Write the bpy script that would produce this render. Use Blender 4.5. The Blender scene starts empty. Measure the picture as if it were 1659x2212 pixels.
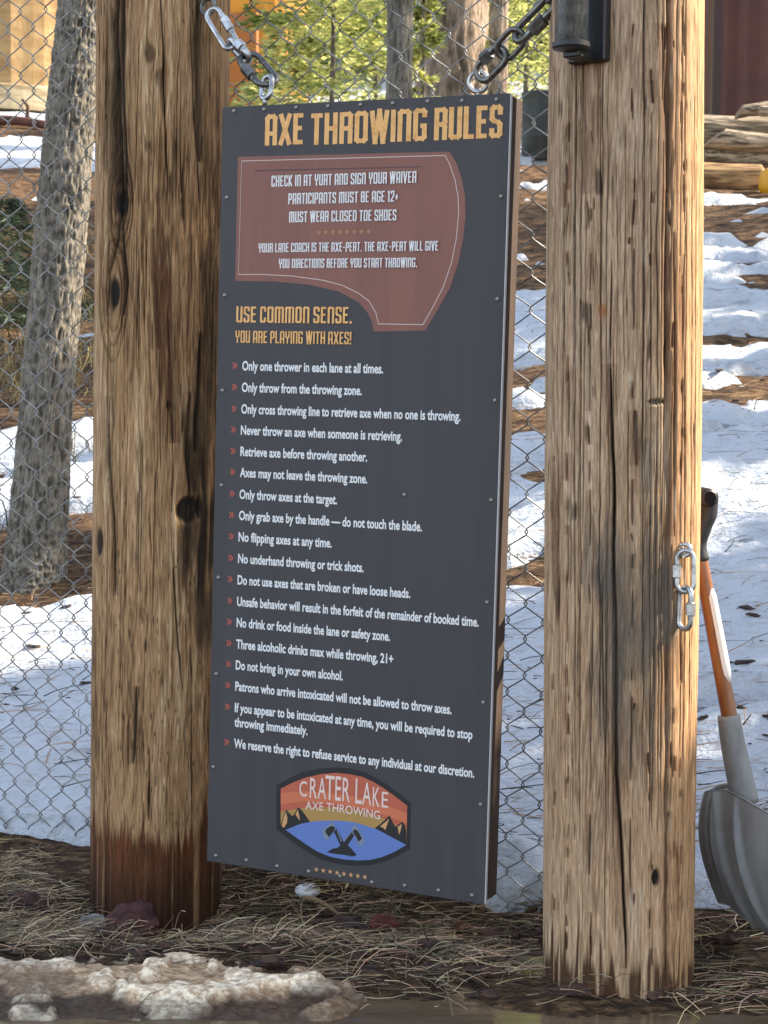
import bpy, math, random
import numpy as np
from mathutils import Vector, Matrix
R = math.radians
random.seed(7); rng = np.random.default_rng(7)
S = bpy.context.scene
COL = S.collection

# ------------------------------------------------------------------ camera
CAM = np.array([0.0, 0.0, 1.07]); F = 3758.0      # focal length in pixels of a 1659 x 2212 frame
Mc = Matrix.Rotation(R(86.0), 3, 'X') @ Matrix.Rotation(R(0.54), 3, 'Z')
MC = np.array(Mc)
cd = bpy.data.cameras.new('camera'); cam = bpy.data.objects.new('camera', cd); COL.objects.link(cam)
cam.location = CAM; cam.rotation_euler = Mc.to_euler()
cd.sensor_fit = 'VERTICAL'; cd.sensor_height = 24.0; cd.sensor_width = 18.0
cd.lens = 24.0 * F / 2212.0; cd.clip_start = 0.05; cd.clip_end = 600
S.camera = cam
cd.dof.use_dof = True; cd.dof.focus_distance = 3.4; cd.dof.aperture_fstop = 11.0
# ------------------------------------------------------------------ sky and sun
SUN_EL, SUN_AZ = 36.0, 76.0                        # azimuth clockwise from +Y
w = bpy.data.worlds.new('World'); S.world = w; w.use_nodes = True
nt = w.node_tree; bg = nt.nodes['Background']
sk = nt.nodes.new('ShaderNodeTexSky'); sk.sky_type = 'NISHITA'; sk.sun_disc = False
sk.sun_elevation = R(SUN_EL); sk.sun_rotation = R(SUN_AZ)
hs = nt.nodes.new('ShaderNodeHueSaturation'); hs.inputs['Saturation'].default_value = .6
nt.links.new(sk.outputs[0], hs.inputs['Color']); nt.links.new(hs.outputs[0], bg.inputs[0]); bg.inputs[1].default_value = 0.115
sl = bpy.data.lights.new('sun', 'SUN'); sl.energy = 3.4; sl.angle = R(0.5); sl.color = (1.0, 0.88, 0.7)
so = bpy.data.objects.new('sun', sl); COL.objects.link(so)
sd = Vector((math.cos(R(SUN_EL)) * math.sin(R(SUN_AZ)), math.cos(R(SUN_EL)) * math.cos(R(SUN_AZ)), math.sin(R(SUN_EL))))
so.rotation_euler = sd.to_track_quat('Z', 'Y').to_euler(); so.location = (8, 0, 9)
S.view_settings.view_transform = 'Standard'; S.view_settings.look = 'None'
S.view_settings.exposure = 1.95; S.view_settings.gamma = 1.0; S.view_settings.use_curve_mapping = False
S.cycles.use_denoising = True
S.cycles.max_bounces = 8; S.cycles.transparent_max_bounces = 8

# ------------------------------------------------------------------ helpers
def at(px, py, d):
    v = np.array([(px - 829.5) / F * d, -(py - 1106.0) / F * d, -d])
    return CAM + MC @ v

def sm(a, b, x):
    t = np.clip((np.asarray(x, float) - a) / (b - a), 0, 1); return t * t * (3 - 2 * t)

def vn(u, v, nu, nv, seed):
    """value noise, periodic in u (0..1), nu cells round, nv cells per unit of v"""
    T = np.random.default_rng(seed).random((int(nu), 509))
    x = (np.asarray(u, float) % 1.0) * nu; y = np.asarray(v, float) * nv + 1000.0
    xi = np.floor(x).astype(int); yi = np.floor(y).astype(int)
    fx = x - xi; fy = y - yi; fx = fx * fx * (3 - 2 * fx); fy = fy * fy * (3 - 2 * fy)
    x0 = xi % int(nu); x1 = (xi + 1) % int(nu); y0 = yi % 509; y1 = (yi + 1) % 509
    return (T[x0, y0] * (1 - fx) + T[x1, y0] * fx) * (1 - fy) + (T[x0, y1] * (1 - fx) + T[x1, y1] * fx) * fy

def fb(x, y, sc, seed, octv=4):
    r = 0; a = 1.0; s = 0
    for k in range(octv):
        f = (2.03 ** k) / sc
        r = r + a * vn((np.asarray(x) * f) / 256.0 + 0.5, np.asarray(y) * f, 256, 1.0, seed + k); s += a; a *= 0.55
    return r / s

class MB:
    def __init__(s): s.v = []; s.f = []; s.n = 0
    def add(s, v, f):
        v = np.asarray(v, float); s.v.append(v); s.f += [tuple(int(i) + s.n for i in q) for q in f]; s.n += len(v); return s
    def box(s, c, ax, h, bev=0.0):
        c = np.asarray(c, float); ax = np.asarray(ax, float); h = np.asarray(h, float); vs = []; fs = []
        b = min(bev, *(h * 0.9))
        if b <= 0:
            for i in (-1, 1):
                for j in (-1, 1):
                    for k in (-1, 1): vs.append(c + ax[0] * h[0] * i + ax[1] * h[1] * j + ax[2] * h[2] * k)
            fs = [(0, 1, 3, 2), (4, 6, 7, 5), (0, 4, 5, 1), (2, 3, 7, 6), (0, 2, 6, 4), (1, 5, 7, 3)]
        else:
            bm_ = []; idx = {}
            for i in (-1, 1):
                for j in (-1, 1):
                    for k in (-1, 1):
                        for m in range(3):
                            o = h.copy(); 
                            for q in range(3):
                                if q != m: o[q] -= b
                            idx[(i, j, k, m)] = len(vs); vs.append(c + ax[0] * o[0] * i + ax[1] * o[1] * j + ax[2] * o[2] * k)
            for m in range(3):
                p, q = [t for t in range(3) if t != m]
                for sg in (-1, 1):
                    def K(a_, b_):
                        t = [0, 0, 0]; t[m] = sg; t[p] = a_; t[q] = b_; return idx[(t[0], t[1], t[2], m)]
                    fs.append((K(-1, -1), K(1, -1), K(1, 1), K(-1, 1)))
            for m in range(3):            # edges
                p, q = [t for t in range(3) if t != m]
                for a_ in (-1, 1):
                    for b_ in (-1, 1):
                        t0 = [0, 0, 0]; t0[m] = -1; t0[p] = a_; t0[q] = b_; t1 = list(t0); t1[m] = 1
                        fs.append((idx[(*t0, p)], idx[(*t1, p)], idx[(*t1, q)], idx[(*t0, q)]))
            for i in (-1, 1):
                for j in (-1, 1):
                    for k in (-1, 1): fs.append(tuple(idx[(i, j, k, m)] for m in range(3)))
        return s.add(vs, fs)
    def tube(s, P, r, n=8, closed=False, cap=True):
        P = np.asarray(P, float); N = len(P); r = np.broadcast_to(np.asarray(r, float), (N,))
        if closed: T = np.roll(P, -1, 0) - np.roll(P, 1, 0)
        else: T = np.gradient(P, axis=0)
        T = T / np.maximum(np.linalg.norm(T, axis=1, keepdims=True), 1e-9)
        ref = np.array([0, 0, 1.0]) if abs(T[0][2]) < 0.9 else np.array([1.0, 0, 0])
        u = np.cross(T[0], ref); u /= np.linalg.norm(u); vs = []
        for i in range(N):
            u = u - T[i] * (u @ T[i]); u /= max(np.linalg.norm(u), 1e-9); v = np.cross(T[i], u)
            for k in range(n):
                a = 2 * math.pi * k / n; vs.append(P[i] + r[i] * (math.cos(a) * u + math.sin(a) * v))
        fs = []
        for i in range(N if closed else N - 1):
            j = (i + 1) % N
            for k in range(n):
                k2 = (k + 1) % n; fs.append((i * n + k, i * n + k2, j * n + k2, j * n + k))
        if cap and not closed: fs += [tuple(range(n - 1, -1, -1)), tuple((N - 1) * n + k for k in range(n))]
        return s.add(vs, fs)
    def lathe(s, c, ax, prof, n=24):
        """prof = [(r, h)...] along ax"""
        ax = np.asarray(ax, float); ax = ax / np.linalg.norm(ax); ref = np.array([1.0, 0, 0]) if abs(ax[0]) < 0.9 else np.array([0, 1.0, 0])
        u = np.cross(ax, ref); u /= np.linalg.norm(u); v = np.cross(ax, u); c = np.asarray(c, float); vs = []; fs = []
        for r_, h_ in prof:
            for k in range(n):
                a = 2 * math.pi * k / n; vs.append(c + ax * h_ + r_ * (math.cos(a) * u + math.sin(a) * v))
        for i in range(len(prof) - 1):
            for k in range(n): k2 = (k + 1) % n; fs.append((i * n + k, i * n + k2, (i + 1) * n + k2, (i + 1) * n + k))
        fs += [tuple(range(n - 1, -1, -1)), tuple((len(prof) - 1) * n + k for k in range(n))]
        return s.add(vs, fs)
    def rock(s, c, rad, seed, rough=0.25, nu=28, nv=18, flat=1.0):
        U, V = np.meshgrid(np.arange(nu) / nu, np.linspace(0, 1, nv), indexing='ij')  # noise keeps clear of the poles
        th = U * 2 * np.pi; ph = V * np.pi
        h = 1 + rough * (2 * vn(U, V, 5, 3, seed) - 1) + rough * .6 * (2 * vn(U, V, 9, 7, seed + 1) - 1) + rough * .3 * (2 * vn(U, V, 14, 13, seed + 2) - 1)
        h = 1 + (h - 1) * np.sin(ph) ** .5
        X = np.stack([np.cos(th) * np.sin(ph) * h * rad[0], np.sin(th) * np.sin(ph) * h * rad[1], np.cos(ph) * h * rad[2]], -1).reshape(-1, 3) + np.asarray(c)
        fs = [(i * nv + j, i * nv + j + 1, ((i + 1) % nu) * nv + j + 1, ((i + 1) % nu) * nv + j) for i in range(nu) for j in range(nv - 1)]
        return s.add(X, fs)
    def data(s): return np.concatenate(s.v), s.f

def wloc(o):
    l = np.zeros(3)
    while o is not None: l = l + np.array(o.location); o = o.parent
    return l

def mesh_from(name, V, Fc, mat, smooth=False, cols=None, attrs=None):
    me = bpy.data.meshes.new(name)
    V = np.ascontiguousarray(V, dtype=np.float32)
    if isinstance(Fc, np.ndarray):
        n, k = Fc.shape
        me.vertices.add(len(V)); me.vertices.foreach_set('co', V.ravel())
        me.loops.add(n * k); me.loops.foreach_set('vertex_index', Fc.astype(np.int32).ravel())
        me.polygons.add(n); me.polygons.foreach_set('loop_start', np.arange(0, n * k, k, dtype=np.int32))
        me.update(calc_edges=True)
    else:
        me.from_pydata(V.tolist(), [], Fc); me.update()
    if smooth: me.polygons.foreach_set('use_smooth', np.ones(len(me.polygons), dtype=bool))
    if cols is not None:
        ca = me.color_attributes.new('col', 'FLOAT_COLOR', 'POINT')
        c4 = np.ones((len(V), 4), np.float32); c4[:, :3] = cols; ca.data.foreach_set('color', c4.ravel())
    for k, a in (attrs or {}).items():
        at_ = me.attributes.new(k, 'FLOAT', 'POINT'); at_.data.foreach_set('value', np.ascontiguousarray(a, dtype=np.float32))
    me.materials.append(mat)
    return me

def obj(name, mb, mat, parent=None, smooth=False, cols=None, attrs=None, label=None, cat=None, group=None, kind=None, base=None):
    V, Fc = mb.data() if isinstance(mb, MB) else mb
    if parent is not None: base = wloc(parent)
    elif base is None: base = np.zeros(3)
    me = mesh_from(name, np.asarray(V) - (base if parent is None else wloc(parent)), Fc, mat, smooth, cols, attrs)
    o = bpy.data.objects.new(name, me); COL.objects.link(o)
    if parent is not None: o.parent = parent
    else: o.location = base
    return tag(o, label, cat, group, kind)

def tag(o, label=None, cat=None, group=None, kind=None):
    if label: o['label'] = label
    if cat: o['category'] = cat
    if group: o['group'] = group
    if kind: o['kind'] = kind
    return o

def thing(name, label, cat, loc, group=None):
    o = bpy.data.objects.new(name, None); COL.objects.link(o); o.location = [float(q) for q in loc]; o.empty_display_size = .1
    return tag(o, label, cat, group)

# ------------------------------------------------------------------ materials
def mat(name, col=(.5, .5, .5), rough=.6, metal=0.0, noise=None, bump=None, attr=False, spec=.5, coat=0.0):
    """noise = (scale xyz, second colour, contrast lo, hi); bump = (scale xyz, strength, distance)"""
    m = bpy.data.materials.new(name); m.use_nodes = True; t = m.node_tree; b = t.nodes['Principled BSDF']
    b.inputs['Roughness'].default_value = rough; b.inputs['Metallic'].default_value = metal
    b.inputs['Specular IOR Level'].default_value = spec; b.inputs['Coat Weight'].default_value = coat
    b.inputs['Base Color'].default_value = (*col, 1); src = None
    tc = t.nodes.new('ShaderNodeTexCoord')
    if attr:
        a = t.nodes.new('ShaderNodeVertexColor'); a.layer_name = 'col'; src = a.outputs[0]
    if noise:
        mp = t.nodes.new('ShaderNodeMapping'); mp.inputs['Scale'].default_value = noise[0]; t.links.new(tc.outputs['Object'], mp.inputs[0])
        n = t.nodes.new('ShaderNodeTexNoise'); n.inputs['Scale'].default_value = 1; n.inputs['Detail'].default_value = 6; n.inputs['Roughness'].default_value = .65
        t.links.new(mp.outputs[0], n.inputs[0])
        r = t.nodes.new('ShaderNodeMapRange'); r.inputs[1].default_value = noise[2]; r.inputs[2].default_value = noise[3]; t.links.new(n.outputs[0], r.inputs[0])
        mx = t.nodes.new('ShaderNodeMix'); mx.data_type = 'RGBA'
        t.links.new(r.outputs[0], mx.inputs[0]); mx.inputs[6].default_value = (*col, 1); mx.inputs[7].default_value = (*noise[1], 1)
        if attr:
            mx.blend_type = 'MULTIPLY'; mx.inputs[0].default_value = 1; t.links.new(src, mx.inputs[6])
        src = mx.outputs[2]
    if src: t.links.new(src, b.inputs['Base Color'])
    if bump:
        mp = t.nodes.new('ShaderNodeMapping'); mp.inputs['Scale'].default_value = bump[0]; t.links.new(tc.outputs['Object'], mp.inputs[0])
        n = t.nodes.new('ShaderNodeTexNoise'); n.inputs['Scale'].default_value = 1; n.inputs['Detail'].default_value = 5; t.links.new(mp.outputs[0], n.inputs[0])
        bp = t.nodes.new('ShaderNodeBump'); bp.inputs['Strength'].default_value = bump[1]; bp.inputs['Distance'].default_value = bump[2]
        t.links.new(n.outputs[0], bp.inputs['Height']); t.links.new(bp.outputs[0], b.inputs['Normal'])
    return m

def leafmat(name, c1, c2, sc=3.0, trans=.45):
    m = bpy.data.materials.new(name); m.use_nodes = True; t = m.node_tree; t.nodes.clear()
    out = t.nodes.new('ShaderNodeOutputMaterial'); tc = t.nodes.new('ShaderNodeTexCoord')
    n = t.nodes.new('ShaderNodeTexNoise'); n.inputs['Scale'].default_value = sc; n.inputs['Detail'].default_value = 4; t.links.new(tc.outputs['Object'], n.inputs[0])
    r = t.nodes.new('ShaderNodeMapRange'); r.inputs[1].default_value = .35; r.inputs[2].default_value = .65; t.links.new(n.outputs[0], r.inputs[0])
    mx = t.nodes.new('ShaderNodeMix'); mx.data_type = 'RGBA'; mx.inputs[6].default_value = (*c1, 1); mx.inputs[7].default_value = (*c2, 1); t.links.new(r.outputs[0], mx.inputs[0])
    d = t.nodes.new('ShaderNodeBsdfPrincipled'); d.inputs['Roughness'].default_value = .55; t.links.new(mx.outputs[2], d.inputs['Base Color'])
    tr = t.nodes.new('ShaderNodeBsdfTranslucent'); t.links.new(mx.outputs[2], tr.inputs[0])
    ms = t.nodes.new('ShaderNodeMixShader'); ms.inputs[0].default_value = trans; t.links.new(d.outputs[0], ms.inputs[1]); t.links.new(tr.outputs[0], ms.inputs[2])
    t.links.new(ms.outputs[0], out.inputs[0]); return m

M_wood = mat('log_wood', attr=True, rough=.85, noise=((300, 300, 26), (.66, .63, .6), .6, .42), bump=((320, 320, 30), .5, .0015), spec=.25)
def add_checks(m):
    t = m.node_tree; b = t.nodes['Principled BSDF']; old = b.inputs['Base Color'].links[0].from_socket
    tc = t.nodes.new('ShaderNodeTexCoord')
    for sc, lo, hi, k in (((420, 420, 9), .60, .68, .42), ((190, 190, 16), .66, .72, .6)):
        mp = t.nodes.new('ShaderNodeMapping'); mp.inputs['Scale'].default_value = sc; t.links.new(tc.outputs['Object'], mp.inputs[0])
        n = t.nodes.new('ShaderNodeTexNoise'); n.inputs['Scale'].default_value = 1; n.inputs['Detail'].default_value = 3; t.links.new(mp.outputs[0], n.inputs[0])
        r = t.nodes.new('ShaderNodeMapRange'); r.inputs[1].default_value = lo; r.inputs[2].default_value = hi; r.inputs[3].default_value = 1; r.inputs[4].default_value = 1 - k; t.links.new(n.outputs[0], r.inputs[0])
        mx = t.nodes.new('ShaderNodeMix'); mx.data_type = 'RGBA'; mx.blend_type = 'MULTIPLY'; mx.inputs[0].default_value = 1
        t.links.new(old, mx.inputs[6]); t.links.new(r.outputs[0], mx.inputs[7]); old = mx.outputs[2]
    t.links.new(old, b.inputs['Base Color'])
add_checks(M_wood)
M_bark = mat('pine_bark', attr=True, rough=.9, noise=((110, 110, 40), (.6, .6, .6), .6, .4), bump=((90, 90, 30), .8, .008), spec=.2)
M_bark_red = mat('old_pine_bark', attr=True, rough=.9, noise=((40, 40, 12), (.6, .58, .56), .6, .4), bump=((40, 40, 10), .8, .02), spec=.2)
BTONE = {'pine_bark': np.array([.24, .215, .175]), 'old_pine_bark': np.array([.40, .31, .235])}
M_leaf_sun = leafmat('sunlit_fir_needles', (.10, .16, .025), (.8, .78, .3), 2.6, .5)  # sun highlights and dark inner shade mixed into the needle colour
M_leaf_mid = leafmat('pine_needles_green', (.05, .1, .025), (.13, .2, .05), 3.0, .4)
M_leaf_far = leafmat('forest_needles', (.24, .29, .05), (.5, .5, .14), .8, .5)
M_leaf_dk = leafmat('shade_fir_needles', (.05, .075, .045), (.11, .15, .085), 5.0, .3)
M_steel = mat('galvanised_steel', (.55, .56, .57), .38, 1.0, noise=((60, 60, 60), (.28, .28, .28), .45, .65))
M_steel_dk = mat('weathered_steel', (.22, .22, .21), .42, 1.0, noise=((70, 70, 70), (.08, .075, .07), .4, .7))
M_wire = mat('galvanised_wire', (.34, .34, .33), .42, .8, noise=((25, 25, 25), (.13, .125, .12), .42, .62))
M_black = mat('black_painted_metal', (.012, .012, .014), .4)
M_rubber = mat('black_grip_plastic', (.022, .022, .025), .5, bump=((60, 60, 60), .2, .002))
M_hollow_shade = mat('hollow_shade_black', (.002, .002, .002), .9)

# ------------------------------------------------------------------ terrain
def ft(x, y): return y + .528 * np.clip(x, -2.2, 1.2) - 3.66          # signed distance behind the fence line
def zg(x, y):
    x = np.asarray(x, float); y = np.asarray(y, float); t = ft(x, y) - .3
    k = .12; sp = k * np.logaddexp(0, t / k)
    z = .22 * np.minimum(sp, 55) + .12 * np.maximum(sp - 55, 0)
    z = z + sm(.6, 3, t) * ((fb(x, y, 2.2, 11) - .5) * .16) + sm(12, 40, t) * (fb(x, y, 14, 17) - .5) * 1.2
    z = z + sm(.8, 2, t) * ((fb(x, y, .55, 131) - .5) * .1 + (fb(x, y, .16, 135, 3) - .5) * .04)
    near = 1 - sm(0.0, 1.0, t)
    z = z + near * ((fb(x, y, .35, 21) - .5) * .035 + (fb(x, y, .07, 25, 3) - .5) * .018)
    z = z - .09 * np.exp(-(((x + .5) / .4) ** 2 + ((y - 3.58) / .2) ** 2))
    xm = sm(.42, .3, x); t1 = ft(x, y); z = z - xm * .035 * np.exp(-((t1 + .12) / .16) ** 2) + xm * sm(-.42, -.3, x) * .05 * np.exp(-((t1 - .15) / .09) ** 2)
    pud = sm(3.09, 2.95, y + .1 * (fb(x, y, .25, 31, 3) - .5) + .12 * np.minimum(x, .3)) 
    z = z - .045 * pud - .01 * sm(3.5, 3.0, y)
    return z
def hit(px, py):
    d = at(px, py, 1.0) - CAM; lo = 2.0
    ts = np.geomspace(2, 90, 3000); P = CAM + ts[:, None] * d
    b = np.nonzero(P[:, 2] < zg(P[:, 0], P[:, 1]))[0]
    return P[b[0]] if len(b) else P[-1]

# patches of snow and bare needle litter, as distances along three directions (a = x / y)
def bands(col_px, rows):
    return [tuple(sorted((hit(col_px, a)[1], hit(col_px, b)[1]))) + (v,) for a, b, v in rows]
BR = bands(1590, [(1960, 2212, 0), (1570, 1960, 1), (1505, 1570, .75), (884, 1505, 1), (815, 884, .02), (790, 815, .7), (735, 790, .15), (690, 735, .7), (600, 690, .48), (525, 600, .68), (480, 525, .1), (405, 480, .25), (340, 405, .3), (180, 340, .4)])
BM = bands(1150, [(1965, 2212, 0), (1300, 1965, 1), (1210, 1300, .3), (1090, 1210, .8), (1000, 1090, .35), (960, 1000, .8), (870, 960, .1), (790, 870, .3), (640, 790, 1), (355, 640, .05), (330, 355, 1), (200, 330, .4)])
BL = bands(70, [(1868, 2212, 0), (1345, 1868, 1), (1130, 1345, .06), (1050, 1130, .62), (945, 1050, .68), (365, 945, .04), (305, 365, .95), (262, 305, .08), (172, 262, 1)])
def bandval(B, d):
    r = np.zeros_like(d) + .5
    for a, b, v in B: r = np.where((d >= a) & (d < b), v, r)
    r = np.where(d > max(b for a, b, v in B), .75, r)
    return r
def snowmask(x, y):
    a = np.clip(x / np.maximum(y, .5), -.35, .35)
    wob = (fb(x, y, 1.3, 41) - .5) * .07 * y ** .9 + (fb(x * .6, y, .22, 47, 3) - .5) * .016 * y
    d = y + wob * sm(0, 1.2, ft(x, y)) + (fb(x, y, .25, 51, 3) - .5) * .1
    l = bandval(BL, d); m = bandval(BM, d); r = bandval(BR, d)
    wl = sm(.02, -.14, a); wr = sm(.09, .16, a)
    v = l * wl + (1 - wl) * (m * (1 - wr) + r * wr)
    v = v + (fb(x * .4, y, .3, 61, 4) - .5) * 1.5 + (fb(x * .5, y, .8, 63, 3) - .5) * .9 * sm(1.6, 3.5, ft(x, y))
    v = v + (fb(x * .5, y, .1, 67, 3) - .5) * .6
    t0 = .02 + .24 * sm(-.5, -.3, x) * sm(.24, .1, x)
    return v * sm(t0 - .04, t0 + .05, ft(x, y))

def axis(pts):
    out = [pts[0][0]]
    for (a, _), (b, st) in zip(pts[:-1], pts[1:]):
        n = max(1, int(round((b - a) / st))); out += list(a + (b - a) * (np.arange(1, n + 1) / n))
    return np.array(out)
def grid(xs, ys, zf):
    X, Y = np.meshgrid(xs, ys, indexing='ij'); Z = zf(X, Y)
    nx, ny = X.shape; I = np.arange(nx * ny).reshape(nx, ny)
    Fq = np.stack([I[:-1, :-1], I[1:, :-1], I[1:, 1:], I[:-1, 1:]], -1).reshape(-1, 4)
    return np.stack([X, Y, Z], -1).reshape(-1, 3), Fq
XS = axis([(-140, 0), (-30, 10), (-8, 1), (-2.2, .12), (-1.15, .03), (1.15, .011), (2.2, .03), (8, .15), (30, 1.2), (140, 10)])
YS = axis([(-60, 0), (0, 6), (2.7, .2), (4.6, .011), (7, .02), (12, .045), (20, .1), (40, .3), (80, 1), (200, 10)])
gm = bpy.data.materials.new('forest_floor'); gm.use_nodes = True
def ground_mat(m):
    t = m.node_tree; b = t.nodes['Principled BSDF']; b.inputs['Roughness'].default_value = .9; b.inputs['Specular IOR Level'].default_value = .2
    tc = t.nodes.new('ShaderNodeTexCoord')
    def N(sc, det=6, ro=.65):
        mp = t.nodes.new('ShaderNodeMapping'); mp.inputs['Scale'].default_value = sc; t.links.new(tc.outputs['Object'], mp.inputs[0])
        n = t.nodes.new('ShaderNodeTexNoise'); n.inputs['Scale'].default_value = 1; n.inputs['Detail'].default_value = det; n.inputs['Roughness'].default_value = ro
        t.links.new(mp.outputs[0], n.inputs[0]); return n.outputs[0]
    def ramp(x, stops):
        r = t.nodes.new('ShaderNodeValToRGB'); t.links.new(x, r.inputs[0]); e = r.color_ramp.elements
        while len(e) < len(stops): e.new(.5)
        for q, (p, c) in zip(e, stops): q.position = p; q.color = (*c, 1)
        return r.outputs[0]
    c1 = ramp(N((26, 60, 60)), [(.3, (.012, .009, .007)), (.48, (.06, .035, .02)), (.6, (.17, .1, .05)), (.75, (.3, .2, .11))])
    c2 = ramp(N((8, 12, 20), 8, .75), [(.32, (.015, .011, .008)), (.47, (.07, .036, .02)), (.57, (.22, .125, .062)), (.72, (.45, .3, .16))])
    a = t.nodes.new('ShaderNodeAttribute'); a.attribute_name = 'dry'
    mx = t.nodes.new('ShaderNodeMix'); mx.data_type = 'RGBA'; t.links.new(a.outputs['Fac'], mx.inputs[0]); t.links.new(c1, mx.inputs[6]); t.links.new(c2, mx.inputs[7])
    t.links.new(mx.outputs[2], b.inputs['Base Color'])
    bp = t.nodes.new('ShaderNodeBump'); bp.inputs['Strength'].default_value = .9; bp.inputs['Distance'].default_value = .03
    t.links.new(N((40, 60, 60), 5), bp.inputs['Height']); t.links.new(bp.outputs[0], b.inputs['Normal'])
ground_mat(gm)
GV, GF = grid(XS, YS, zg)
obj('ground', (GV, GF), gm, smooth=True, kind='structure', attrs={'dry': sm(.3, 3.5, ft(GV[:, 0], GV[:, 1])) * (.55 + .9 * (fb(GV[:, 0], GV[:, 1], 1.5, 71) - .2)).clip(0, 1)})

# snow: a real layer with its own thickness, melting out where litter shows
XS2 = axis([(-30, 0), (-8, 1), (-2.2, .15), (-1.3, .035), (1.6, .014), (3, .05), (8, .2), (30, 1.2)])
YS2 = axis([(3.3, 0), (4.8, .011), (7, .018), (12, .04), (20, .09), (40, .25), (75, .8)])
def snow_z(x, y):
    m = snowmask(x, y); t = ft(x, y)
    th = np.clip((m - .5) * .35, -.06, .075) * np.minimum(1, .75 + .05 * t)
    lump = (fb(x, y, .3, 81) - .5) * .06 + (fb(x, y, .07, 85, 3) - .5) * .022
    return zg(x, y) + th + lump * sm(-.02, .03, th)
SV, SF = grid(XS2, YS2, snow_z)
vis = (SV[:, 2] > zg(SV[:, 0], SV[:, 1]) - .03)
keep = vis[SF].any(1); SF = SF[keep]
used = np.unique(SF); re_ = np.zeros(len(SV), int); re_[used] = np.arange(len(used)); SV = SV[used]; SF = re_[SF]
M_snow = mat('old_snow', (.52, .56, .62), .6, noise=((14, 34, 34), (.38, .34, .30), .52, .78), bump=((45, 60, 60), .8, .02), spec=.3)
obj('snow', (SV, SF), M_snow, smooth=True, kind='structure')

# puddle
M_pud = mat('muddy_water', (.11, .075, .046), .06, noise=((4, 14, 4), (.17, .12, .075), .4, .7), bump=((9, 30, 9), .12, .01))
PV, PF = grid(axis([(-3, 0), (3, .1)]), axis([(1.2, 0), (3.3, .1)]), lambda x, y: 0 * x - .02)
obj('puddle', (PV, PF), M_pud, smooth=True, kind='structure')

# dirty slush ridge at the lower left
def slush_h(x, y):
    t = np.clip((x + 1.0) / 1.05, 0, 1)
    yc = 3.10 - .03 * t + .05 * (fb(x, y * 0, .3, 91, 3) - .5)
    wd = .155 * (1 - .3 * t)
    prof = np.clip(1 - ((y - yc) / wd) ** 2, -1, 1)
    end = sm(.07, -.1, x + (fb(x, y, .12, 93, 3) - .5) * .2)
    p1 = sm(.46, .52, fb(x * .7, y, .14, 95, 5)); p2 = sm(.53, .58, fb(x * .7, y, .085, 99, 5)); env = sm(-.75, .1, prof + (fb(x, y, .1, 97, 3) - .5) * .9) * end
    return prof * .010 * end - .03 * (1 - end) + env * (.012 * p1 + .012 * p2) - .03 * (1 - env) + (fb(x * .7, y, .03, 119, 4) - .5) * .018 - .004
xs = axis([(-1.4, 0), (.3, .006)]); ys = axis([(2.72, 0), (3.45, .006)])
LV, LF = grid(xs, ys, lambda x, y: np.maximum(zg(x, y), -.02) * .0 - .01 + slush_h(x, y))
n2 = fb(LV[:, 0] * .5, LV[:, 1], .2, 107, 4); n3 = fb(LV[:, 0] * .5, LV[:, 1] * 1.4, .02, 113, 4)
p1 = sm(.45, .52, fb(LV[:, 0] * .7, LV[:, 1], .14, 95, 5))[:, None]; p2 = sm(.52, .58, fb(LV[:, 0] * .7, LV[:, 1], .085, 99, 5))[:, None]
hh = sm(-.015, .02, LV[:, 2])[:, None]
lc = np.array([.13, .08, .045]) * (1 - p1) + np.array([.62, .45, .28]) * p1
lc = lc * (1 - .75 * p2) + np.array([.95, .84, .64]) * .75 * p2
lc = 1.35 * lc * (.6 + .8 * n3)[:, None] * (.45 + .55 * hh); bl = sm(.5, .36, n2)[:, None] * .6; lc = lc * (1 - bl) + np.array([.14, .085, .055]) * bl
M_slush = mat('dirty_slush', attr=True, rough=.6, noise=((70, 110, 90), (.5, .42, .36), .6, .42), bump=((60, 60, 60), .5, .01))
obj('slush', (LV, LF), M_slush, smooth=True, cols=lc, kind='structure')

# ------------------------------------------------------------------ litter (dry pine needles and straw)
def needle_mesh(P, L, th, lift, curve, wdt, seed):
    """many thin bent three-segment blades; returns verts, quads"""
    g = np.random.default_rng(seed); n = len(P)
    d = np.stack([np.cos(th), np.sin(th), np.zeros(n)], -1); s_ = np.stack([-np.sin(th), np.cos(th), np.zeros(n)], -1)
    V = []
    for q in range(4):
        f = q / 3.0
        c = P + d * ((f - .5) * L)[:, None] + s_ * (curve * (f - .5) ** 2 * 4)[:, None]
        zz = zg(c[:, 0], c[:, 1]) if seed >= 0 else 0
        c[:, 2] = P[:, 2] + lift * f + .25 * np.sin(f * 3.14) * np.abs(lift)
        wv = wdt * (1 - .45 * f)
        V.append(c - s_ * wv[:, None] / 2); V.append(c + s_ * wv[:, None] / 2 + np.array([0, 0, 1]) * (wv * .5)[:, None])
    V = np.stack(V, 1)                                  # n,8,3
    b = np.arange(n)[:, None] * 8
    Fq = np.concatenate([b + np.array([[2 * q, 2 * q + 1, 2 * q + 3, 2 * q + 2]]) for q in range(3)], 0)
    return V.reshape(-1, 3), Fq
M_needle = mat('dry_needles', attr=True, rough=.75, spec=.2)
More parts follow.
